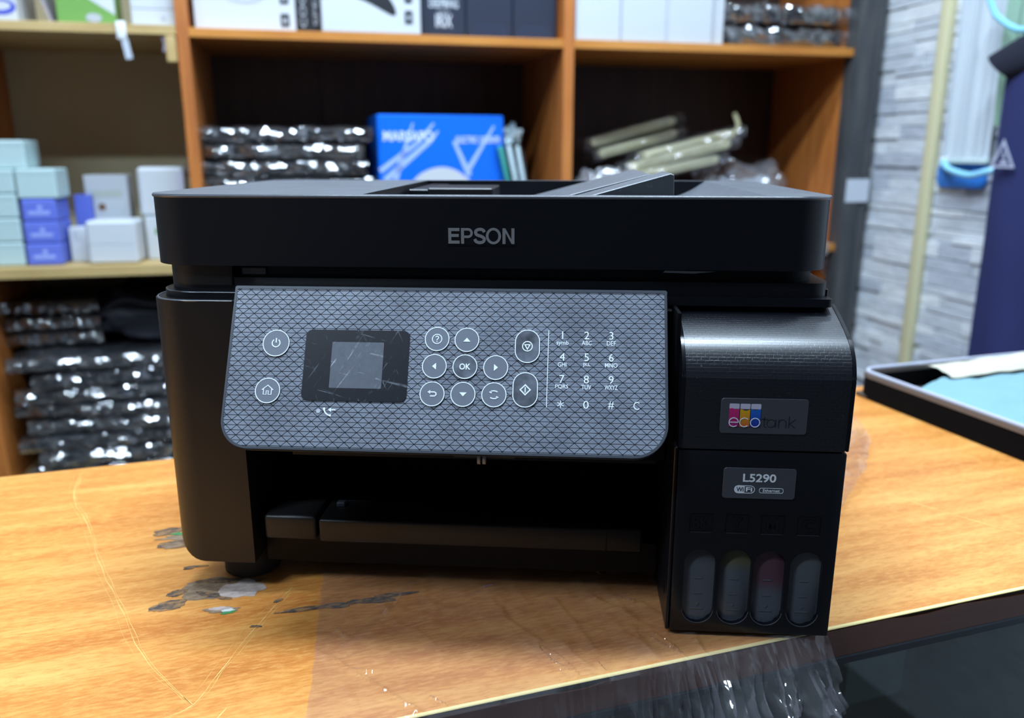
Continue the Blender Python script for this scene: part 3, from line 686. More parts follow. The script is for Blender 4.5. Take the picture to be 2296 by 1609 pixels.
# wear on the top: peeled patches and long scratches (world XY, lifted into the counter frame)
ICW = CM(0, 0, 0).inverted()
def cxy(x, y): q = ICW @ Vector((x, y, 0)); return (q.x, q.y)
def patch(cx, cy, rx, ry, rot, m, seed, zz=.00012, jag=.35):
    pts = []
    for i in range(36):
        a = 2 * math.pi * i / 36
        k = 1 + jag * noise.noise(Vector((math.cos(a) * 1.7 + seed * 3.3, math.sin(a) * 1.7, seed))) + .22 * noise.noise(Vector((math.cos(a) * 6 + seed, math.sin(a) * 6, 2)))
        x, y = rx * k * math.cos(a), ry * k * math.sin(a)
        pts.append(cxy(cx + x * math.cos(rot) - y * math.sin(rot), cy + x * math.sin(rot) + y * math.cos(rot)))
    return obj('worn_patch', prism(pts, zc0 - .0003, zc0 + zz + seed * .000012), m, ct, smooth=False)
def patchmat(name, c, c2): return mat(name, c, .9, build=lambda nt, b: nt.links.new(ramp(nt, noise_(nt, ocoord(nt, (1, 2.2, 1)), 160, 5, .7), [(.42, c), (.60, c2)]), b.inputs['Base Color']))
M_pd = patchmat('peeled_dark', S(64, 58, 56), S(150, 110, 70)); M_pb = patchmat('peeled_brown', S(120, 96, 74), S(150, 124, 98)); M_pp = patchmat('peeled_pale', S(190, 172, 164), S(166, 144, 132))
M_pg = mat('green_stain', S(62, 128, 72), .6); M_pw = mat('white_stain', S(200, 204, 196), .7)
for a in ((.022, .030, .019, .012, .2, M_pb, 1), (.040, .031, .013, .010, .1, M_pp, 2, .0002), (.030, .040, .022, .003, .15, M_pd, 3), (.026, .0225, .012, .003, -.2, M_pd, 4), (.0035, .0235, .006, .004, .6, M_pd, 5), (.0045, .010, .011, .006, .5, M_pd, 6),
          (.0375, .0075, .010, .003, .2, M_pb, 7), (.037, .0085, .007, .0022, .1, M_pp, 17, .0002), (.0425, .0055, .004, .0018, .5, M_pg, 8), (.0415, .0070, .0035, .0014, .3, M_pw, 18, .0002), (.0635, -.0075, .0032, .0012, .1, M_pd, 9), (.0665, .0195, .003, .0014, .9, M_pd, 10),
          (-.040, .101, .012, .005, .5, M_pd, 11), (-.023, .094, .018, .004, .2, M_pb, 12), (-.030, .098, .008, .002, .1, M_pg, 13, .0002), (-.018, .0985, .010, .0016, .1, M_pw, 14, .0002), (-.024, .085, .016, .006, .4, M_pd, 15), (-.028, .0815, .007, .004, .4, M_pb, 16), (.0, .055, .007, .0013, .25, M_pd, 19), (-.003, .052, .003, .001, .25, M_pd, 29),
          (.088, .0125, .018, .0022, .30, M_pd, 20), (.101, .0165, .012, .0030, .25, M_pd, 21), (.122, .0235, .013, .0028, .15, M_pd, 22), (.134, .031, .012, .0022, .25, M_pd, 23)):
    patch(*a)
M_scr = mat('scratch_pale', S(226, 178, 104), .5)
def scratch(pts, wd):
    pp_ = [(x + .0010 * noise.noise(Vector((x * 60, y * 60, wd * 9e4))), y + .0010 * noise.noise(Vector((x * 60, y * 60, 7 + wd * 9e4)))) for x, y in smooth_path([cxy(*p) for p in pts], 10)]
    ww_ = [wd * (.25 + 1.1 * abs(noise.noise(Vector((i * .37, wd * 9e4, 3))) + .35)) for i in range(len(pp_))]
    obj('scratch', strip(pp_, ww_, zc0 + .00004, .00008), M_scr, ct, smooth=False)
for dx, wd in ((0, .00055), (.0019, .0003), (-.0042, .00018)):
    scratch([(-.1633 + dx, .1983), (-.139 + dx, .150), (-.1056 + dx, .1116), (-.063 + dx, .055), (-.0224 + dx, .0066), (.016 + dx, -.040), (.0577 + dx * .3, -.0738)], wd)
    scratch([(.0437 + dx, -.088), (.0577 + dx, -.0738), (.0605 + dx, -.045), (.0630 + dx * 1.4, -.015), (.0665 + dx, .0100), (.0700 + dx * .5, .0345)], wd)
scratch([(.440, .245), (.470, .215), (.510, .172), (.560, .130)], .0009)
scratch([(.012, .005), (.06, .028), (.10, .049)], .0003)
scratch([(.0735, -.0825), (.0755, -.0740)], .0008)

# shallow black case with cloths at the right end of the counter
cs = thing('black_case', 'shallow black zip case lying open at the right of the counter', 'case', CM(.83, .11, .0002))
W_, D_, H_ = .150, .122, .030
M_case = mat('black_case_cloth', S(9, 9, 12), .9, spec=.1); M_zip = mat('zip_tape', S(104, 96, 92), .6); M_pipe = mat('pale_blue_piping', S(168, 170, 184), .5)
obj('floor', box(-W_, W_, -D_, D_, 0, .004, .002), mat('case_lining', S(74, 62, 54), .6), cs)
obj('wall', ring(rrect(-W_, W_, -D_, D_, .02), rrect(-W_ + .007, W_ - .007, -D_ + .007, D_ - .007, .014), .001, .023), M_case, cs)
obj('zip', ring(rrect(-W_ - .0005, W_ + .0005, -D_ - .0005, D_ + .0005, .02), rrect(-W_ + .006, W_ - .006, -D_ + .006, D_ - .006, .014), .023, .0275), M_zip, cs)
pp = [(x, y, .0285) for x, y in rrect(-W_ + .003, W_ - .003, -D_ + .003, D_ - .003, .017)]; pp.append(pp[0])
obj('piping', tube(pp, .0022, 8), M_pipe, cs)
obj('reflection_patch', prism([(-.142, -.01), (-.085, .045), (-.10, .098), (-.142, .09)], .0042, .0055), mat('tan_reflection', S(176, 124, 62), .6), cs)  # flat tan piece painted in for an orange reflection inside the case
def cloth(a, b):
    y = -.078 + b * .166 + .02 * (1 - b) * (a - .5)
    x = -.1415 + .075 * max(0, (b - .76) / .24) ** 1.3 + a * (.282 - .075 * max(0, (b - .76) / .24) ** 1.3)
    zz = .0205 + .0085 * math.sin(math.pi * min(1, b * .9 + .08)) + .0028 * noise.noise(Vector((a * 7, b * 7, 1))) + .0014 * noise.noise(Vector((a * 16, b * 13, 4)))
    if a < .03: zz -= .003
    return (min(x, .1405), y, max(.0065, zz))
tag(obj('teal_cloth', grid(50, 36, cloth), M_teal, mw=CM(.83, .11, .0002)), 'pale teal folded cloth lying in the black case', 'cloth')
def cloth2(a, b):
    x = -.075 + a * .215; y = .068 + b * .045
    return (x, y, .024 + .014 * math.sin(math.pi * (b * .8 + .1)) * (.55 + .45 * min(1, a * 1.6)) + .0018 * noise.noise(Vector((a * 9, b * 5, 7))))
tag(obj('cream_cloth', grid(40, 12, cloth2), M_creamc, mw=CM(.83, .11, .0002)), 'cream folded cloth along the back of the black case', 'cloth')

# ------------------------------------------------------------------ the printer (world axes)
pr = thing('printer', 'black multifunction ink tank printer with tilted grey control panel', 'printer', TM((0, 0, .0004)))
# left body shell with rounded front-left and bottom-left corners
bm = bmesh.new(); bmesh.ops.create_cube(bm, size=1)
for v in bm.verts: v.co = Vector((.0258 + v.co.x * .0515, .1635 + v.co.y * .273, .0979 + v.co.z * .1567))
be = [e for e in bm.edges if all(v.co.x < .01 and v.co.y < .1 for v in e.verts) or all(v.co.x < .01 and v.co.z < .05 for v in e.verts)]
bmesh.ops.bevel(bm, geom=be, offset=.0215, segments=10, profile=.5, affect='EDGES')
obj('side_shell', bm_mesh(bm), M_black_m, pr)
obj('shell_rim_glint', tube(smooth_path([(.0510, .0275, .1763), (.035, .0275, .1763), (.0225, .0275, .1763), (.0105, .0315, .1763), (.0040, .0385, .1763), (.0008, .048, .1763), (.0008, .070, .1763), (.0008, .20, .1763)], 5), .00055, 6), mat('rim_highlight', (.12, .13, .15, 1), .3), pr)  # thin grey bead, paints the highlight along the shell rim
step = rrect(.0035, .372, .0335, .295, (.020, .003, .003, .003), 10)
obj('upper_deck', prism(step, .1760, .1802, bev=.0006), M_black, pr)
obj('deck_rim_glint', tube(smooth_path([(.0515, .0333, .1800), (.036, .0333, .1800), (.0240, .0333, .1800), (.0125, .0372, .1800), (.0068, .0440, .1800), (.0038, .0535, .1800), (.0038, .09, .1800)], 5), .0004, 6), mat('rim_highlight2', (.10, .11, .125, 1), .3), pr)  # second bead, the deck step's highlight put into its grey
obj('scanner_bed', prism(rrect(.0052, .3715, .0385, .292, (.022, .010, .004, .004), 10), .1802, .1878, bev=.0008), M_black, pr)
obj('bed_front', prism(rrect(.0062, .0480, .0372, .060, (.021, .001, .001, .001), 10), .1836, .1948), M_black_m, pr)
obj('bed_plate', prism(rrect(.0075, .3660, .0430, .288, (.020, .018, .004, .004), 8), .1878, .1949), M_black_in, pr)
obj('grip_slot', box(.0520, .0655, .0412, .0435, .1888, .1930, .0005, 1), M_plate, pr)
obj('hinge_gap_label', prism([(.284, .1922), (.300, .1918), (.312, .1930), (.285, .1932)], .0425, .0431, 'XZ'), M_grey, pr)
# body core, paper opening and tray
obj('body_core', box(.0516, .2900, .105, .298, .0185, .1760, .001, 1), M_black_in, pr)
obj('right_core', box(.2900, .3725, .0452, .298, .0185, .1760, .0006, 1), M_black, pr)
obj('front_strip', box(.0516, .3724, .0449, .104, .1745, .1841, .0006, 1), M_black, pr)
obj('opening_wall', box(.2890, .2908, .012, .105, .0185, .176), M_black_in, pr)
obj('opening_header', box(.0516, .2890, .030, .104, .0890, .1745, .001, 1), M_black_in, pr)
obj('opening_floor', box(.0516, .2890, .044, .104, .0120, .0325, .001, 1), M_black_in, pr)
obj('feed_bar', box(.075, .285, .036, .040, .0845, .0885, .0006, 1), M_gloss, pr)
rl = obj('roller_bracket', box(.170, .205, .0335, .0360, .0868, .0900, .0004, 1), mat('bracket_grey', (.05, .053, .06, 1), .4), pr)
for x in (.1845, .1875): obj('star_wheel', tf(prism(circ(0, 0, .0032, 16), -.0008, .0008), TM((x, .0335, .0865), 0, 0, R(90))), M_grey, rl)
tr = obj('output_tray', box(.0900, .2780, .0300, .104, .0330, .0472, .0016, 3), M_black_m, pr)
obj('tray_rib', box(.0965, .1500, .055, .058, .0472, .0484, .0003, 1), M_gloss, tr)
obj('tray_stop', box(.0960, .1010, .048, .052, .0472, .0500, .0004, 1), M_plate, tr)
obj('tray_seam', box(.2574, .2579, .0297, .0310, .0334, .0468), M_black_in, tr)
obj('tray_end', box(.0575, .0884, .0300, .104, .0338, .0488, .0020, 3), M_black_m, pr)
for (x, y) in ((.036, .060), (.036, .25), (.25, .15), (.33, .27)):
    obj('foot', tf(prism(circ(0, 0, .017, 28), 0, .0198, bev=.001), TM((x, y, -.0002))), M_rubber, pr)
# rear paper feeder
obj('rear_feeder', box(.05, .30, .285, .335, .03, .215, .004, 2), M_black, pr)
# scanner lid with document feeder
lid_out = rrect(0, .3703, .033, .252, (.026, .020, .026, .022), 12)
lid = prism(lid_out, .1949, .2330, bev=.0016, seg=3)
trench = []
for i in range(13):
    t_ = i / 12; trench.append((.300 + .036 * t_, .2195 + .0140 * t_ ** 2.0))
poly = [(.1245, .2195)] + trench + [(.336, .250), (.120, .250)]
cut = prism(poly, .0405, .2445, 'XZ')
lidm = boolean(lid, [cut])
lid_o = obj('scanner_lid', lidm, M_black, pr)
lidm.materials.append(M_lidtop_lit)
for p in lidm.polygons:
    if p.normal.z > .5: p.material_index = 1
obj('lid_edge_highlight', tube([(x, y + .0006, .2320) for x, y in lid_out[1:26]], .0011, 10), mat('edge_sheen', (.07, .075, .09, 1), .28, spec=1.0), lid_o)  # added bead, base colour lightened to paint the lid's edge highlight
obj('feeder_block', box(.1400, .1830, .142, .195, .2195, .2318, .0008, 1), M_black_m, lid_o)
obj('feeder_block', box(.1260, .1400, .150, .240, .2195, .2305, .0006, 1), M_black, lid_o)
fl = prism([(.2000, .2200), (.2865, .2440), (.2885, .2432), (.2892, .2205), (.2825, .2200)], .050, .090, 'XZ', .0005, 1)
fp = obj('feeder_tray', fl, M_lidtop_lit, lid_o)
obj('feeder_tray_plate', prism([(.1950, .2205), (.2790, .2425), (.2815, .2410), (.2350, .2255), (.2030, .2198)], .0901, .215, 'XZ', .0004, 1), M_lidtop_lit, lid_o)
lw_, lh = .0016, .0082
def lpoly(*p): return prism([(x, y) for x, y in p], 0, .0004)
def let_E(x): return lpoly((x, 0), (x + .0060, 0), (x + .0060, lw_), (x + lw_, lw_), (x + lw_, .0035), (x + .0056, .0035), (x + .0056, .0035 + lw_), (x + lw_, .0035 + lw_), (x + lw_, lh - lw_), (x + .0060, lh - lw_), (x + .0060, lh), (x, lh))
def let_P(x):
    o_ = [(x + .0037 + .0026 * math.cos(R(a)), lh - .0026 + .0026 * math.sin(R(a))) for a in range(90, -91, -15)]
    i_ = [(x + .0037 + .0013 * math.cos(R(a)), lh - .0026 + .0013 * math.sin(R(a))) for a in range(-90, 91, 15)]
    return merge(lpoly((x, 0), (x + lw_, 0), (x + lw_, lh), (x, lh)), lpoly(*([(x + lw_ - .0001, lh)] + o_ + [(x + lw_ - .0001, lh - .0052), (x + lw_ - .0001, lh - .0039)] + i_ + [(x + lw_ - .0001, lh - .0013)])))
def let_S(x): return strip(smooth_path([(x + .0057, .0061), (x + .0050, .0072), (x + .0033, .0076), (x + .0015, .0070), (x + .0011, .0058), (x + .0018, .0047), (x + .0045, .0037), (x + .0057, .0025), (x + .0050, .0011), (x + .0032, .0006), (x + .0013, .0012), (x + .0006, .0025)], 5), lw_, 0, .0004)
def let_O(x): return ring(circ(x + .0039, lh / 2, .0040, 40, .0043), circ(x + .0039, lh / 2, .0026, 40, .0030), 0, .0004)
def let_N(x): return lpoly((x, 0), (x + lw_, 0), (x + lw_, .0058), (x + .0048, 0), (x + .0063, 0), (x + .0063, lh), (x + .0063 - lw_, lh), (x + .0063 - lw_, .0024), (x + .0015, lh), (x, lh))
lg = tf(merge(let_E(.1695), let_P(.1763), let_S(.1830), let_O(.1896), let_N(.1983)), Matrix.Translation((0, .2079, 0)))
obj('logo', tf(lg, Matrix.Translation((0, .0331, 0)) @ FRONT), M_logo, lid_o, label='silver maker lettering on the lid front')
obj('logo_shadow', box(.1688, .2052, .0326, .0330, .2069, .20735), M_gloss, lid_o)

# control panel: local x to the right, y up the slope, z outwards
PL = Vector((.0548, .025, .1855)); py_ = Vector((0, .04, .078)).normalized(); pz_ = Vector((1, 0, 0)).cross(py_)
PM = Matrix((Vector((1, 0, 0)), py_, pz_)).transposed().to_4x4(); PM.translation = PL
PW, PH = .2298, .0877
out = rrect(0, PW, -PH, 0, (.0155, .0175, .0012, .0012), 10)
inn = rrect(.0016, PW - .0016, -PH + .0016, -.0018, (.0140, .0160, .001, .001), 10)
cp = obj('control_panel', prism(out, -.0062, -.0004, bev=.0012, seg=3), M_frame, pr, PM)
obj('panel_face', prism(inn, -.0005, .0002), M_panel, cp)
obj('panel_frame', ring(rrect(.0003, PW - .0003, -PH + .0003, -.0003, (.0152, .0172, .001, .001), 10), inn, -.0006, .0004), M_frame, cp)
obj('panel_backing', box(.006, PW - .006, -.080, -.002, -.022, -.0062), M_black_in, cp)
mm = .001
def P_(x, y): return (x * mm, -y * mm)
zt_ = .0002
def button(label, x, y, icon, m=M_button, pill=0, r=6.45):
    b = obj('button', None or (prism(circ(x * mm, -y * mm, r * mm, 40), zt_, .0007, bev=.0002, seg=1) if not pill else prism(rrect((x - r) * mm, (x + r) * mm, -(y + pill) * mm, -(y - pill) * mm, r * mm * .98, 10), zt_, .0007, bev=.0002, seg=1)), m, pr, PM, label=label)
    if not pill: rg = ring(circ(x * mm, -y * mm, r * mm, 40), circ(x * mm, -y * mm, (r - .45) * mm, 40), .0006, .0008)
    else: rg = ring(rrect((x - r) * mm, (x + r) * mm, -(y + pill) * mm, -(y - pill) * mm, r * mm * .98, 10), rrect((x - r + .45) * mm, (x + r - .45) * mm, -(y + pill - .45) * mm, -(y - pill + .45) * mm, (r - .45) * mm * .98, 10), .0006, .0008)
    obj('button_ring', rg, M_ink_white, b)
    for me in icon: obj('icon', tf(me, Matrix.Translation((x * mm, -y * mm, .0007))), M_ink_white, b, smooth=False)
def arc(r, a0, a1, wd, n=20, cx=0, cy=0): return strip([((cx + r * math.cos(R(a0 + (a1 - a0) * i / n))) * mm, (cy + r * math.sin(R(a0 + (a1 - a0) * i / n))) * mm) for i in range(n + 1)], wd * mm)
def ln(*p, wd=.5): return strip([(a * mm, b * mm) for a, b in p], wd * mm)
def poly_(*p): return prism([(a * mm, b * mm) for a, b in p], 0, .00015)
def rng(r, wd): return ring(circ(0, 0, r * mm), circ(0, 0, (r - wd) * mm), 0, .00015)
button('round power button', 25.7, 31.7, [arc(2.1, 125, 415, .55), ln((0, .2), (0, 2.7), wd=.6)], r=7.2)
button('round home button', 23.6, 57.1, [ln((-3.0, .3), (0, 2.8), (3.0, .3)), ln((-2.1, .9), (-2.1, -2.1), (-.6, -2.1), (-.6, -.2), (.5, -.2), (.5, -2.1), (2.1, -2.1), (2.1, .9), wd=.45)], r=6.7)
button('round help button', 111.0, 28.1, [rng(2.7, .45), arc(.75, 170, -60, .45, cy=.75), ln((.35, .1), (0, -.35), (0, -.75), wd=.45), poly_((-.25, -1.15), (.25, -1.15), (.25, -1.65), (-.25, -1.65))])
button('round up button', 126.6, 28.3, [poly_((-1.9, -1.0), (1.9, -1.0), (0, 1.1))])
button('round left button', 110.3, 42.6, [poly_((-1.2, 0), (.9, -1.8), (.9, 1.8))])
button('round OK button', 126.2, 42.5, [text('OK', -2.9 * mm, 2.9 * mm, -1.6 * mm, 1.6 * mm, .00015, .02)], M_button_w)
button('round right button', 142.1, 42.7, [poly_((1.2, 0), (-.9, 1.8), (-.9, -1.8))])
button('round back button', 109.9, 57.1, [ln((-1.3, 1.0), (1.2, 1.0), (2.0, .5), (2.1, -.3), (1.4, -1.1), (-1.0, -1.1), wd=.6), poly_((-2.4, 1.0), (-1.0, 2.0), (-1.0, 0))])
button('round down button', 125.8, 57.0, [poly_((-1.9, 1.0), (0, -1.1), (1.9, 1.0))])
button('round swap button', 141.7, 56.9, [arc(3.2, 55, 125, .55, cy=-1.2), poly_((-2.6, 1.3), (-1.0, 2.4), (-1.2, .6)), arc(3.2, 235, 305, .55, cy=1.2), poly_((2.6, -1.3), (1.0, -2.4), (1.2, -.6))])
button('tall stop button', 158.1, 31.2, [rng(2.75, .5), ring([(-1.75 * mm, 1.05 * mm), (0, -2.1 * mm), (1.75 * mm, 1.05 * mm)], [(-.85 * mm, .55 * mm), (0, -1.0 * mm), (.85 * mm, .55 * mm)], 0, .00015)], M_button_w, 8.8)
button('tall start button', 157.6, 54.0, [ring([(-3 * mm, 0), (0, -3 * mm), (3 * mm, 0), (0, 3 * mm)], [(-2.1 * mm, 0), (0, -2.1 * mm), (2.1 * mm, 0), (0, 2.1 * mm)], 0, .00015), ln((0, -1.4), (0, 1.4), wd=.55)], M_button_w, 9.1)
obj('divider_line', strip([P_(168.9, 22.4), P_(168.6, 62.8)], .00035, .0002), M_ink_white, cp, smooth=False)
ds = obj('display', prism(rrect(.0415, .0966, -.0617, -.0240, .0032), .0001, .0006, bev=.0001, seg=1), M_disp, pr, PM)
obj('screen', prism(rrect(.0558, .0832, -.0550, -.0305, .0003, 1), .0006, .00065), M_screen, ds)
obj('fax_light', prism(circ(.0512, -.0672, .0011, 16), .0002, .0004), M_grey, cp)
hs = [P_(54.0, 65.4), P_(54.7, 67.6), P_(56.2, 69.0), P_(58.0, 69.4)]
obj('handset_icon', merge(strip(smooth_path(hs, 5), [.0011 if (i < 3 or i > 12) else .0007 for i in range(16)], .0002), prism([P_(56.3, 66.4), P_(57.9, 65.2), P_(57.9, 67.6)], .0002, .00035), strip([P_(57.6, 66.4), P_(60.2, 66.4)], .0006, .0002)), M_ink_white, cp, smooth=False)
XC = (176.1, 188.55, 201.1)
for r_, row in enumerate((('1', 'symb', '2', 'ABC', '3', 'DEF'), ('4', 'GHI', '5', 'JKL', '6', 'MNO'), ('7', 'PQRS', '8', 'TUV', '9', 'WXYZ'))):
    for c_ in range(3):
        yd = 24.9 + 11.55 * r_; x = XC[c_]; dgt, let = row[2 * c_], row[2 * c_ + 1]
        hw = .62 if dgt == '1' else 1.3
        obj('key_digit', tf(text(dgt, (x - hw) * mm, (x + hw) * mm, -(yd + 2.0) * mm, -(yd - 2.1) * mm, .00015, .0, True), TM((0, 0, .0002))), M_ink_white, cp, smooth=False)
        hw = {'symb': 3.1, 'ABC': 2.6, 'DEF': 2.3, 'GHI': 2.2, 'JKL': 2.0, 'MNO': 3.2, 'PQRS': 3.3, 'TUV': 2.5, 'WXYZ': 3.3}[let]
        yl = yd + 4.0; lo = 1.75 if let == 'symb' else 1.15
        obj('key_letters', tf(text(let, (x - hw) * mm, (x + hw) * mm, -(yl + lo) * mm, -(yl - 1.2) * mm, .00015, .008), TM((0, 0, .0002))), M_ink_white, cp, smooth=False)
for g_, x, hw in (('0', 188.5, 1.4), ('#', 201.1, 1.5), ('C', 213.8, 1.5)):
    obj('key_digit', tf(text(g_, (x - hw) * mm, (x + hw) * mm, -(61.0 + 2.0) * mm, -(61.0 - 2.0) * mm, .00015, .0), TM((0, 0, .0002))), M_ink_white, cp, smooth=False)
st = [strip([P_(175.7 - 1.9 * math.cos(R(a)), 61.0 - 1.9 * math.sin(R(a))), P_(175.7 + 1.9 * math.cos(R(a)), 61.0 + 1.9 * math.sin(R(a)))], .0004, .0002) for a in (90, 30, 150)]
obj('key_star', merge(*st), M_ink_white, cp, smooth=False)

# ink tank unit
TX0, TX1 = .2913, .3757
tank = box(TX0, TX1, 0, .250, .0028, .1074, .0011, 2)
def pill(cx, z0, z1, r): return rrect(cx - r, cx + r, z0, z1, r * .99, 9)
WX = (.3057, .3243, .3420, .3609); LX = (.3049, .3234, .3416, .3601)
cutters = [prism(pill(x, .0083, .0520, .0083), -.01, .0048, 'XZ') for x in WX] + [prism(rrect(x - .0061, x + .0061, .0617, .0727, .0011, 4), -.01, .0006, 'XZ') for x in LX]
th_ = obj('tank_housing', boolean(tank, cutters), M_tank, pr)
for k, x, lx in zip(('BK', 'Y', 'M', 'C'), WX, LX):
    wn = obj('ink_window', prism(pill(x, .0080, .0523, .0085), .0030, .0056, 'XZ', .0006, 2), M_tube[k], pr, label={'BK': 'grey ink window for black', 'Y': 'ink window with yellow upper part', 'M': 'ink window with magenta upper part', 'C': 'grey ink window for cyan'}[k])
    for zz, hw in ((.0333, .0022), (.0243, .0021), (.0150, .0034)):
        obj('level_mark', box(x - hw, x + hw, .0027, .0031, zz, zz + .0006), M_mark, wn)
    obj('level_arrow', prism([(x - .0012, .0185), (x + .0012, .0185), (x, .0170)], .0027, .0031, 'XZ'), M_mark, wn)
    obj('window_rim', tube([(x + .0084 * math.cos(R(a)), .0002, .0166 + .0084 * math.sin(R(a))) for a in range(185, 356, 10)], .00025, 5), M_plate, th_)
    hw = .0044 if k == 'BK' else (.0026 if k == 'Y' else .0031)
    obj('ink_letter', tf(text(k, lx - hw, lx + hw, .0638, .0706, .0004, .02), Matrix.Translation((0, .0006, 0)) @ FRONT), M_gloss, th_, smooth=False)
    obj('label_rim', box(lx - .0056, lx + .0056, -.00005, .0005, .0615, .06178), mat('rim_dark', (.02, .021, .026, 1), .35), th_)
obj('side_strip', box(.2893, .2912, .001, .25, .0028, .1085, .0005, 1), M_black, pr)
# hinged cover with the curved top
cov = [(0, .1083), (0, .1420), (.0004, .1462), (.0016, .1505), (.0038, .1548), (.0072, .1588), (.0118, .1624), (.0178, .1656), (.0258, .1690), (.0350, .1724), (.0449, .1758)]
cvs = smooth_path(cov, 4)
cm_ = prism(cvs + [(.0449, .1083)], TX0 + .0015, TX1 - .0016, 'YZ')
uv = cm_.uv_layers.new(name='UVMap'); acc = [0]
for i in range(1, len(cvs)): acc.append(acc[-1] + (Vector(cvs[i]) - Vector(cvs[i - 1])).length)
def arcl(y, z_):
    k = min(range(len(cvs)), key=lambda i: (cvs[i][0] - y) ** 2 + (cvs[i][1] - z_) ** 2); return acc[k]
for lp in cm_.loops:
    c = cm_.vertices[lp.vertex_index].co; uv.data[lp.index].uv = (c.x, arcl(c.y, c.z))
cv = obj('tank_cover', cm_, M_cover, pr)
rim = [(max(y - .0003, -.0004), z_ + .0003) for y, z_ in cvs] + [(.0449, .1080)]
obj('cover_rim', prism(rim, TX1 - .0015, TX1 + .0003, 'YZ', .0004, 2), M_gloss, cv)
obj('cover_rim', prism(rim, TX0 - .0004, TX0 + .0013, 'YZ', .0004, 2), M_gloss, cv)
# ecotank badge
F0 = Matrix.Translation((0, -.0001, 0)) @ FRONT
bd = obj('badge', tf(prism(rrect(.3110, .3540, .1172, .1357, .0016, 4), 0, .0005, bev=.0001, seg=1), F0), M_plate, pr, label='grey badge with three colour columns and thin lettering')
def flat(name, me, m, par, dz=.0005): return obj(name, tf(me, Matrix.Translation((0, -.0001 - dz, 0)) @ FRONT), m, par, smooth=False)
cols = (((150, 30, 110), (196, 40, 110)), ((196, 92, 40), (214, 160, 30)), ((30, 40, 150), (30, 96, 190)))
for i, x in enumerate((.3152, .3206, .3259)):
    flat('column', prism(rrect(x, x + .0049, .1302, .1329, .0004, 2), 0, .0001), mat('pale_column_%d' % i, S(196, 192, 214), .4), bd)
    c0, c1 = cols[i]
    mg = mat('colour_column_%d' % i, S(*c1), .4, build=lambda nt, b, c0=c0, c1=c1: (lambda tc, sp: (nt.links.new(tc.outputs['Object'], sp.inputs[0]), nt.links.new(ramp(nt, math_(nt, 'MULTIPLY_ADD', sp.outputs[2], 110.0, -13.30), [(.0, S(*c0)), (.9, S(*c1))]), b.inputs['Base Color'])))(N(nt, 'ShaderNodeTexCoord'), N(nt, 'ShaderNodeSeparateXYZ')))
    wave = [(x + .0049 * j / 8, .1302 - .0006 * i % .0009 + .0004 * math.sin(j * .8 + i)) for j in range(9)]
    flat('colour_column', prism([(x, .1208), (x + .0049, .1208)] + wave[::-1], .0001, .00025), mg, bd)
def letter_e(cx, cz, r, wd): return merge(strip([(cx + r * math.cos(R(a)), cz + r * math.sin(R(a))) for a in range(0, 321, 12)], wd), strip([(cx - r, cz), (cx + r, cz)], wd))
flat('lettering', merge(letter_e(.3177, .1232, .0023, .00045), strip([(.3230 + .0023 * math.cos(R(a)), .1232 + .0023 * math.sin(R(a))) for a in range(45, 316, 10)], .00045), ring(circ(.3283, .1232, .00252), circ(.3283, .1232, .00208), 0, .00015)), M_ink_white, bd, .0008)
tk = merge(strip([(.3328, .1262), (.3328, .1214), (.3333, .1208), (.3340, .1208)], .00032), strip([(.3313, .1250), (.3345, .1250)], .00034),
           ring(circ(.3362, .1229, .0022), circ(.3362, .1229, .0019), 0, .00015), strip([(.3385, .1251), (.3385, .1207)], .00032),
           strip([(.3400, .1251), (.3400, .1207)], .00032), strip([(.3400 + .0018 + .0018 * math.cos(R(a)), .1232 + .0018 * math.sin(R(a))) for a in range(180, -1, -15)] + [(.3436, .1207)], .00032),
           strip([(.3450, .1268), (.3450, .1207)], .00032), strip([(.3481, .1252), (.3453, .1229), (.3482, .1207)], .00032))
flat('lettering', tk, M_inkblack, bd, .0005)
# model plate
bd = obj('model_plate', tf(prism(rrect(.3146, .3512, .0818, .0986, .0016, 4), 0, .0005, bev=.0001, seg=1), F0), M_plate, pr, label='grey model plate with white lettering')
flat('lettering', text('L5290', .3245, .3412, .0910, .0955, .00015, .02), M_ink_white, bd)
flat('badge_ring', ring(rrect(.3204, .3309, .0847, .0890, .0021, 6), rrect(.3207, .3306, .0850, .0887, .0018, 6), 0, .00015), M_ink_white, bd)
flat('badge_fill', prism(rrect(.3206, .3257, .0849, .0888, (.0019, .0006, .0006, .0019), 5), 0, .0001), M_ink_white, bd)
flat('lettering', text('Wi', .3215, .3252, .0857, .0881, .0001, .02), M_plate, bd, .0006)
flat('lettering', text('Fi', .3264, .3296, .0857, .0881, .00015, .02), M_ink_white, bd)
flat('badge_ring', ring(rrect(.3331, .3453, .0851, .0879, .0010, 4), rrect(.3333, .3451, .0853, .0877, .0009, 4), 0, .00015), M_ink_white, bd)
flat('lettering', text('Ethernet', .3350, .3435, .0857, .0873, .00015, .01), M_ink_white, bd)

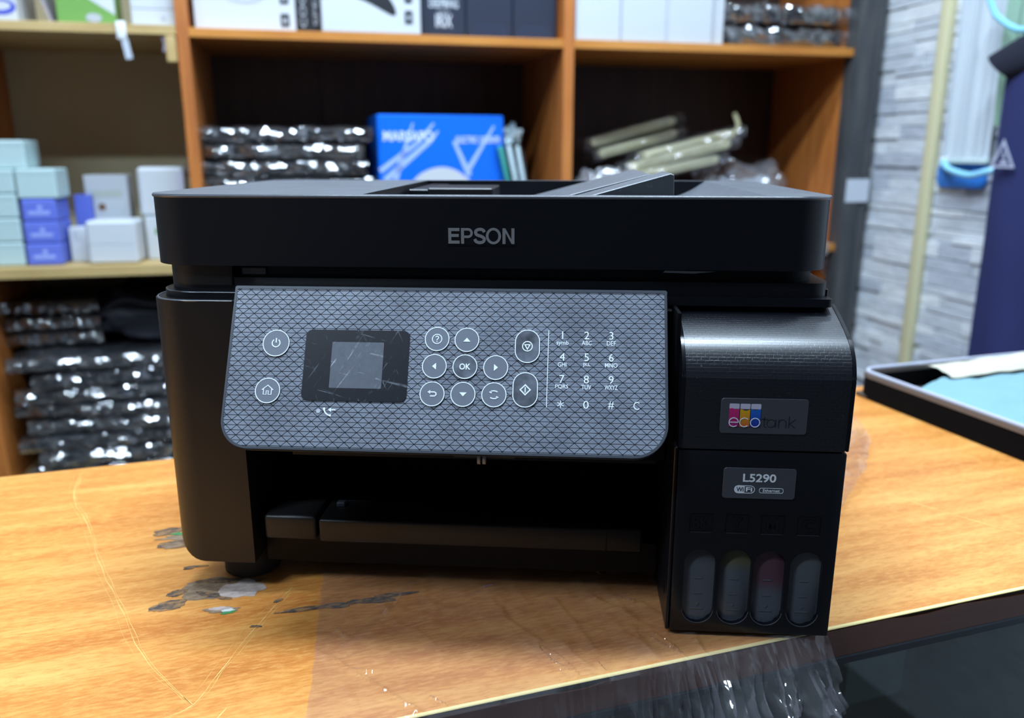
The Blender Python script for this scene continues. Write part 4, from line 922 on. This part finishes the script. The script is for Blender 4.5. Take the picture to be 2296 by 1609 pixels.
# ------------------------------------------------------------------ clear plastic sheet under the printer
NU, NV, NH = 300, 170, 80
def interp(tab, v):
    for (a, x), (b, y) in zip(tab, tab[1:]):
        if b <= v <= a: return x + (y - x) * (a - v) / (a - b)
    return tab[-1][1]
UL = [(.215, .100), (.05, .100), (.004, .095), (-.06, .086), (-.131, .075), (-.2, .070)]
UR = [(.215, .585), (.17, .612), (.12, .596), (.097, .583), (.06, .548), (.032, .522), (.001, .479), (-.05, .420), (-.09, .380), (-.131, .353), (-.2, .350)]
def ridge(p): return (1 - abs(noise.noise(p)) * 2.2)
CREASES = [([(.1981, -.1007), (.1957, -.1044), (.1978, -.1162), (.2038, -.1232), (.2075, -.1319)], .0011, .0026),
    ([(.1978, -.1015), (.2033, -.1109), (.2049, -.1162), (.207, -.1243), (.2075, -.1319)], .0010, .0022),
    ([(.2224, -.1215), (.2227, -.133), (.2329, -.1189)], .0010, .0024), ([(.2564, -.1059), (.2632, -.1218), (.2665, -.1338)], .0012, .0030),
    ([(.2623, -.1064), (.2669, -.1213), (.2665, -.1338)], .0011, .0026), ([(.1462, -.0178), (.1346, -.0388), (.121, -.0535), (.1024, -.0684)], .0045, .0030),
    ([(.1865, -.0482), (.1891, -.0723), (.199, -.0981)], .0030, .0022), ([(.2225, -.0583), (.2252, -.1111)], .0025, .0018), ([(.2455, -.0673), (.2619, -.101)], .0025, .0020),
    ([(.2556, -.07), (.2695, -.0761), (.2735, -.0926)], .0016, .0034), ([(.098, -.050), (.105, -.062), (.100, -.075)], .0012, .0016), ([(.10, -.088), (.112, -.092)], .0010, .0018), ([(.135, -.122), (.140, -.131)], .0012, .0030)]
SEG = [(Vector(a), Vector(b), wd, hh) for pts, wd, hh in CREASES for a, b in zip(pts, pts[1:])]
def crease(u, v):
    h = 0; p = Vector((u, v))
    for a, b, wd, hh in SEG:
        if abs(u - (a.x + b.x) / 2) > .04 or abs(v - (a.y + b.y) / 2) > .05: continue
        d = b - a; t_ = max(0, min(1, (p - a).dot(d) / d.length_squared)); q = (p - a - d * t_).length / wd
        if q < 3: h = max(h, hh * math.exp(-q * q))
    return h
verts, faces = [], []
for j in range(NV + NH):
    for i in range(NU):
        a = i / (NU - 1)
        if j < NV:
            v = .215 - (j / (NV - 1)) * (.215 + .1325); hang = 0
        else:
            v = -.1325; hang = (j - NV + 1) / NH * .105
        uL, uR = interp(UL, v), interp(UR, v)
        u = uL + a * (uR - uL) + .002 * noise.noise(Vector((v * 60, hang * 60, 3))) * (a in (0, 1))
        wpt = CW(u, v, 0)
        fan = math.atan2(u - .24, v + .33)           # folds fan out from under the tray
        n1 = max(0, ridge(Vector((fan * 7, v * 3.0, 1.3))) - .55) / .45
        n2 = max(0, ridge(Vector((u * 30, v * 22, 5.1))) - .72) / .28
        edge = 1 - min(1, abs(v + .115) / .05)
        h = .0007 + .0016 * n1 ** 3 + .0012 * n2 ** 2 + max(0, edge) * .0022 * n1 + .0006 * max(0, noise.noise(Vector((u * 70, v * 70, 2)))) + crease(u, v)
        if u > .42: h += .010 * max(0, noise.noise(Vector((u * 18, v * 18, 9))) + .25) + .006
        if wpt.x > .045 and wpt.x < .385 and wpt.y > .0: h = min(h, .0022 if wpt.x > .280 else .0050)
        if wpt.x > .275 and wpt.x < .385 and wpt.y > -.006: h = min(h, .0020)
        if hang:
            k = min(1, hang / .03)
            g = max(0, min(1, (a - .60) / .15))         # gathered, strongly creased bundle under the tanks
            fold = ridge(Vector((a * (9 + 26 * g), hang * 12 + a * 3, 4.2))) * (.004 + .012 * g) + ridge(Vector((a * 64, hang * 30 + a * 40, 8))) * (.0010 + .0050 * g) + (ridge(Vector((a * 34 + hang * 60, hang * 85 - a * 20, 3))) * .0042 + noise.noise(Vector((a * 90, hang * 150, 6))) * .0028) * g
            vv = v - .002 - k * (.004 + max(-.001, fold) + .006 * g)
            uu = u + k * .010 * g * noise.noise(Vector((a * 16, hang * 18, 2)))
            p = CW(uu, vv, -hang + .0008)
        else:
            p = CW(u, v, h + (.0006 if v < -.128 else 0))
        verts.append(p)
for j in range(NV + NH - 1):
    for i in range(NU - 1): faces.append((j * NU + i, j * NU + i + 1, (j + 1) * NU + i + 1, (j + 1) * NU + i))
me = bpy.data.meshes.new('sheet'); me.from_pydata([tuple(v) for v in verts], [], faces); me.update()
me.materials.append(M_sheet); me.materials.append(film('creased_sheet', .22, rough=.045, haze=.08, bst=.5, bsc=130))
for p in me.polygons:
    if p.index >= (NV + 2) * (NU - 1) and (p.index % (NU - 1)) > NU * .52: p.material_index = 1
tag(obj('plastic_sheet', me, M_sheet), 'thin clear plastic sheet under the printer hanging over the counter edge', 'plastic sheet')
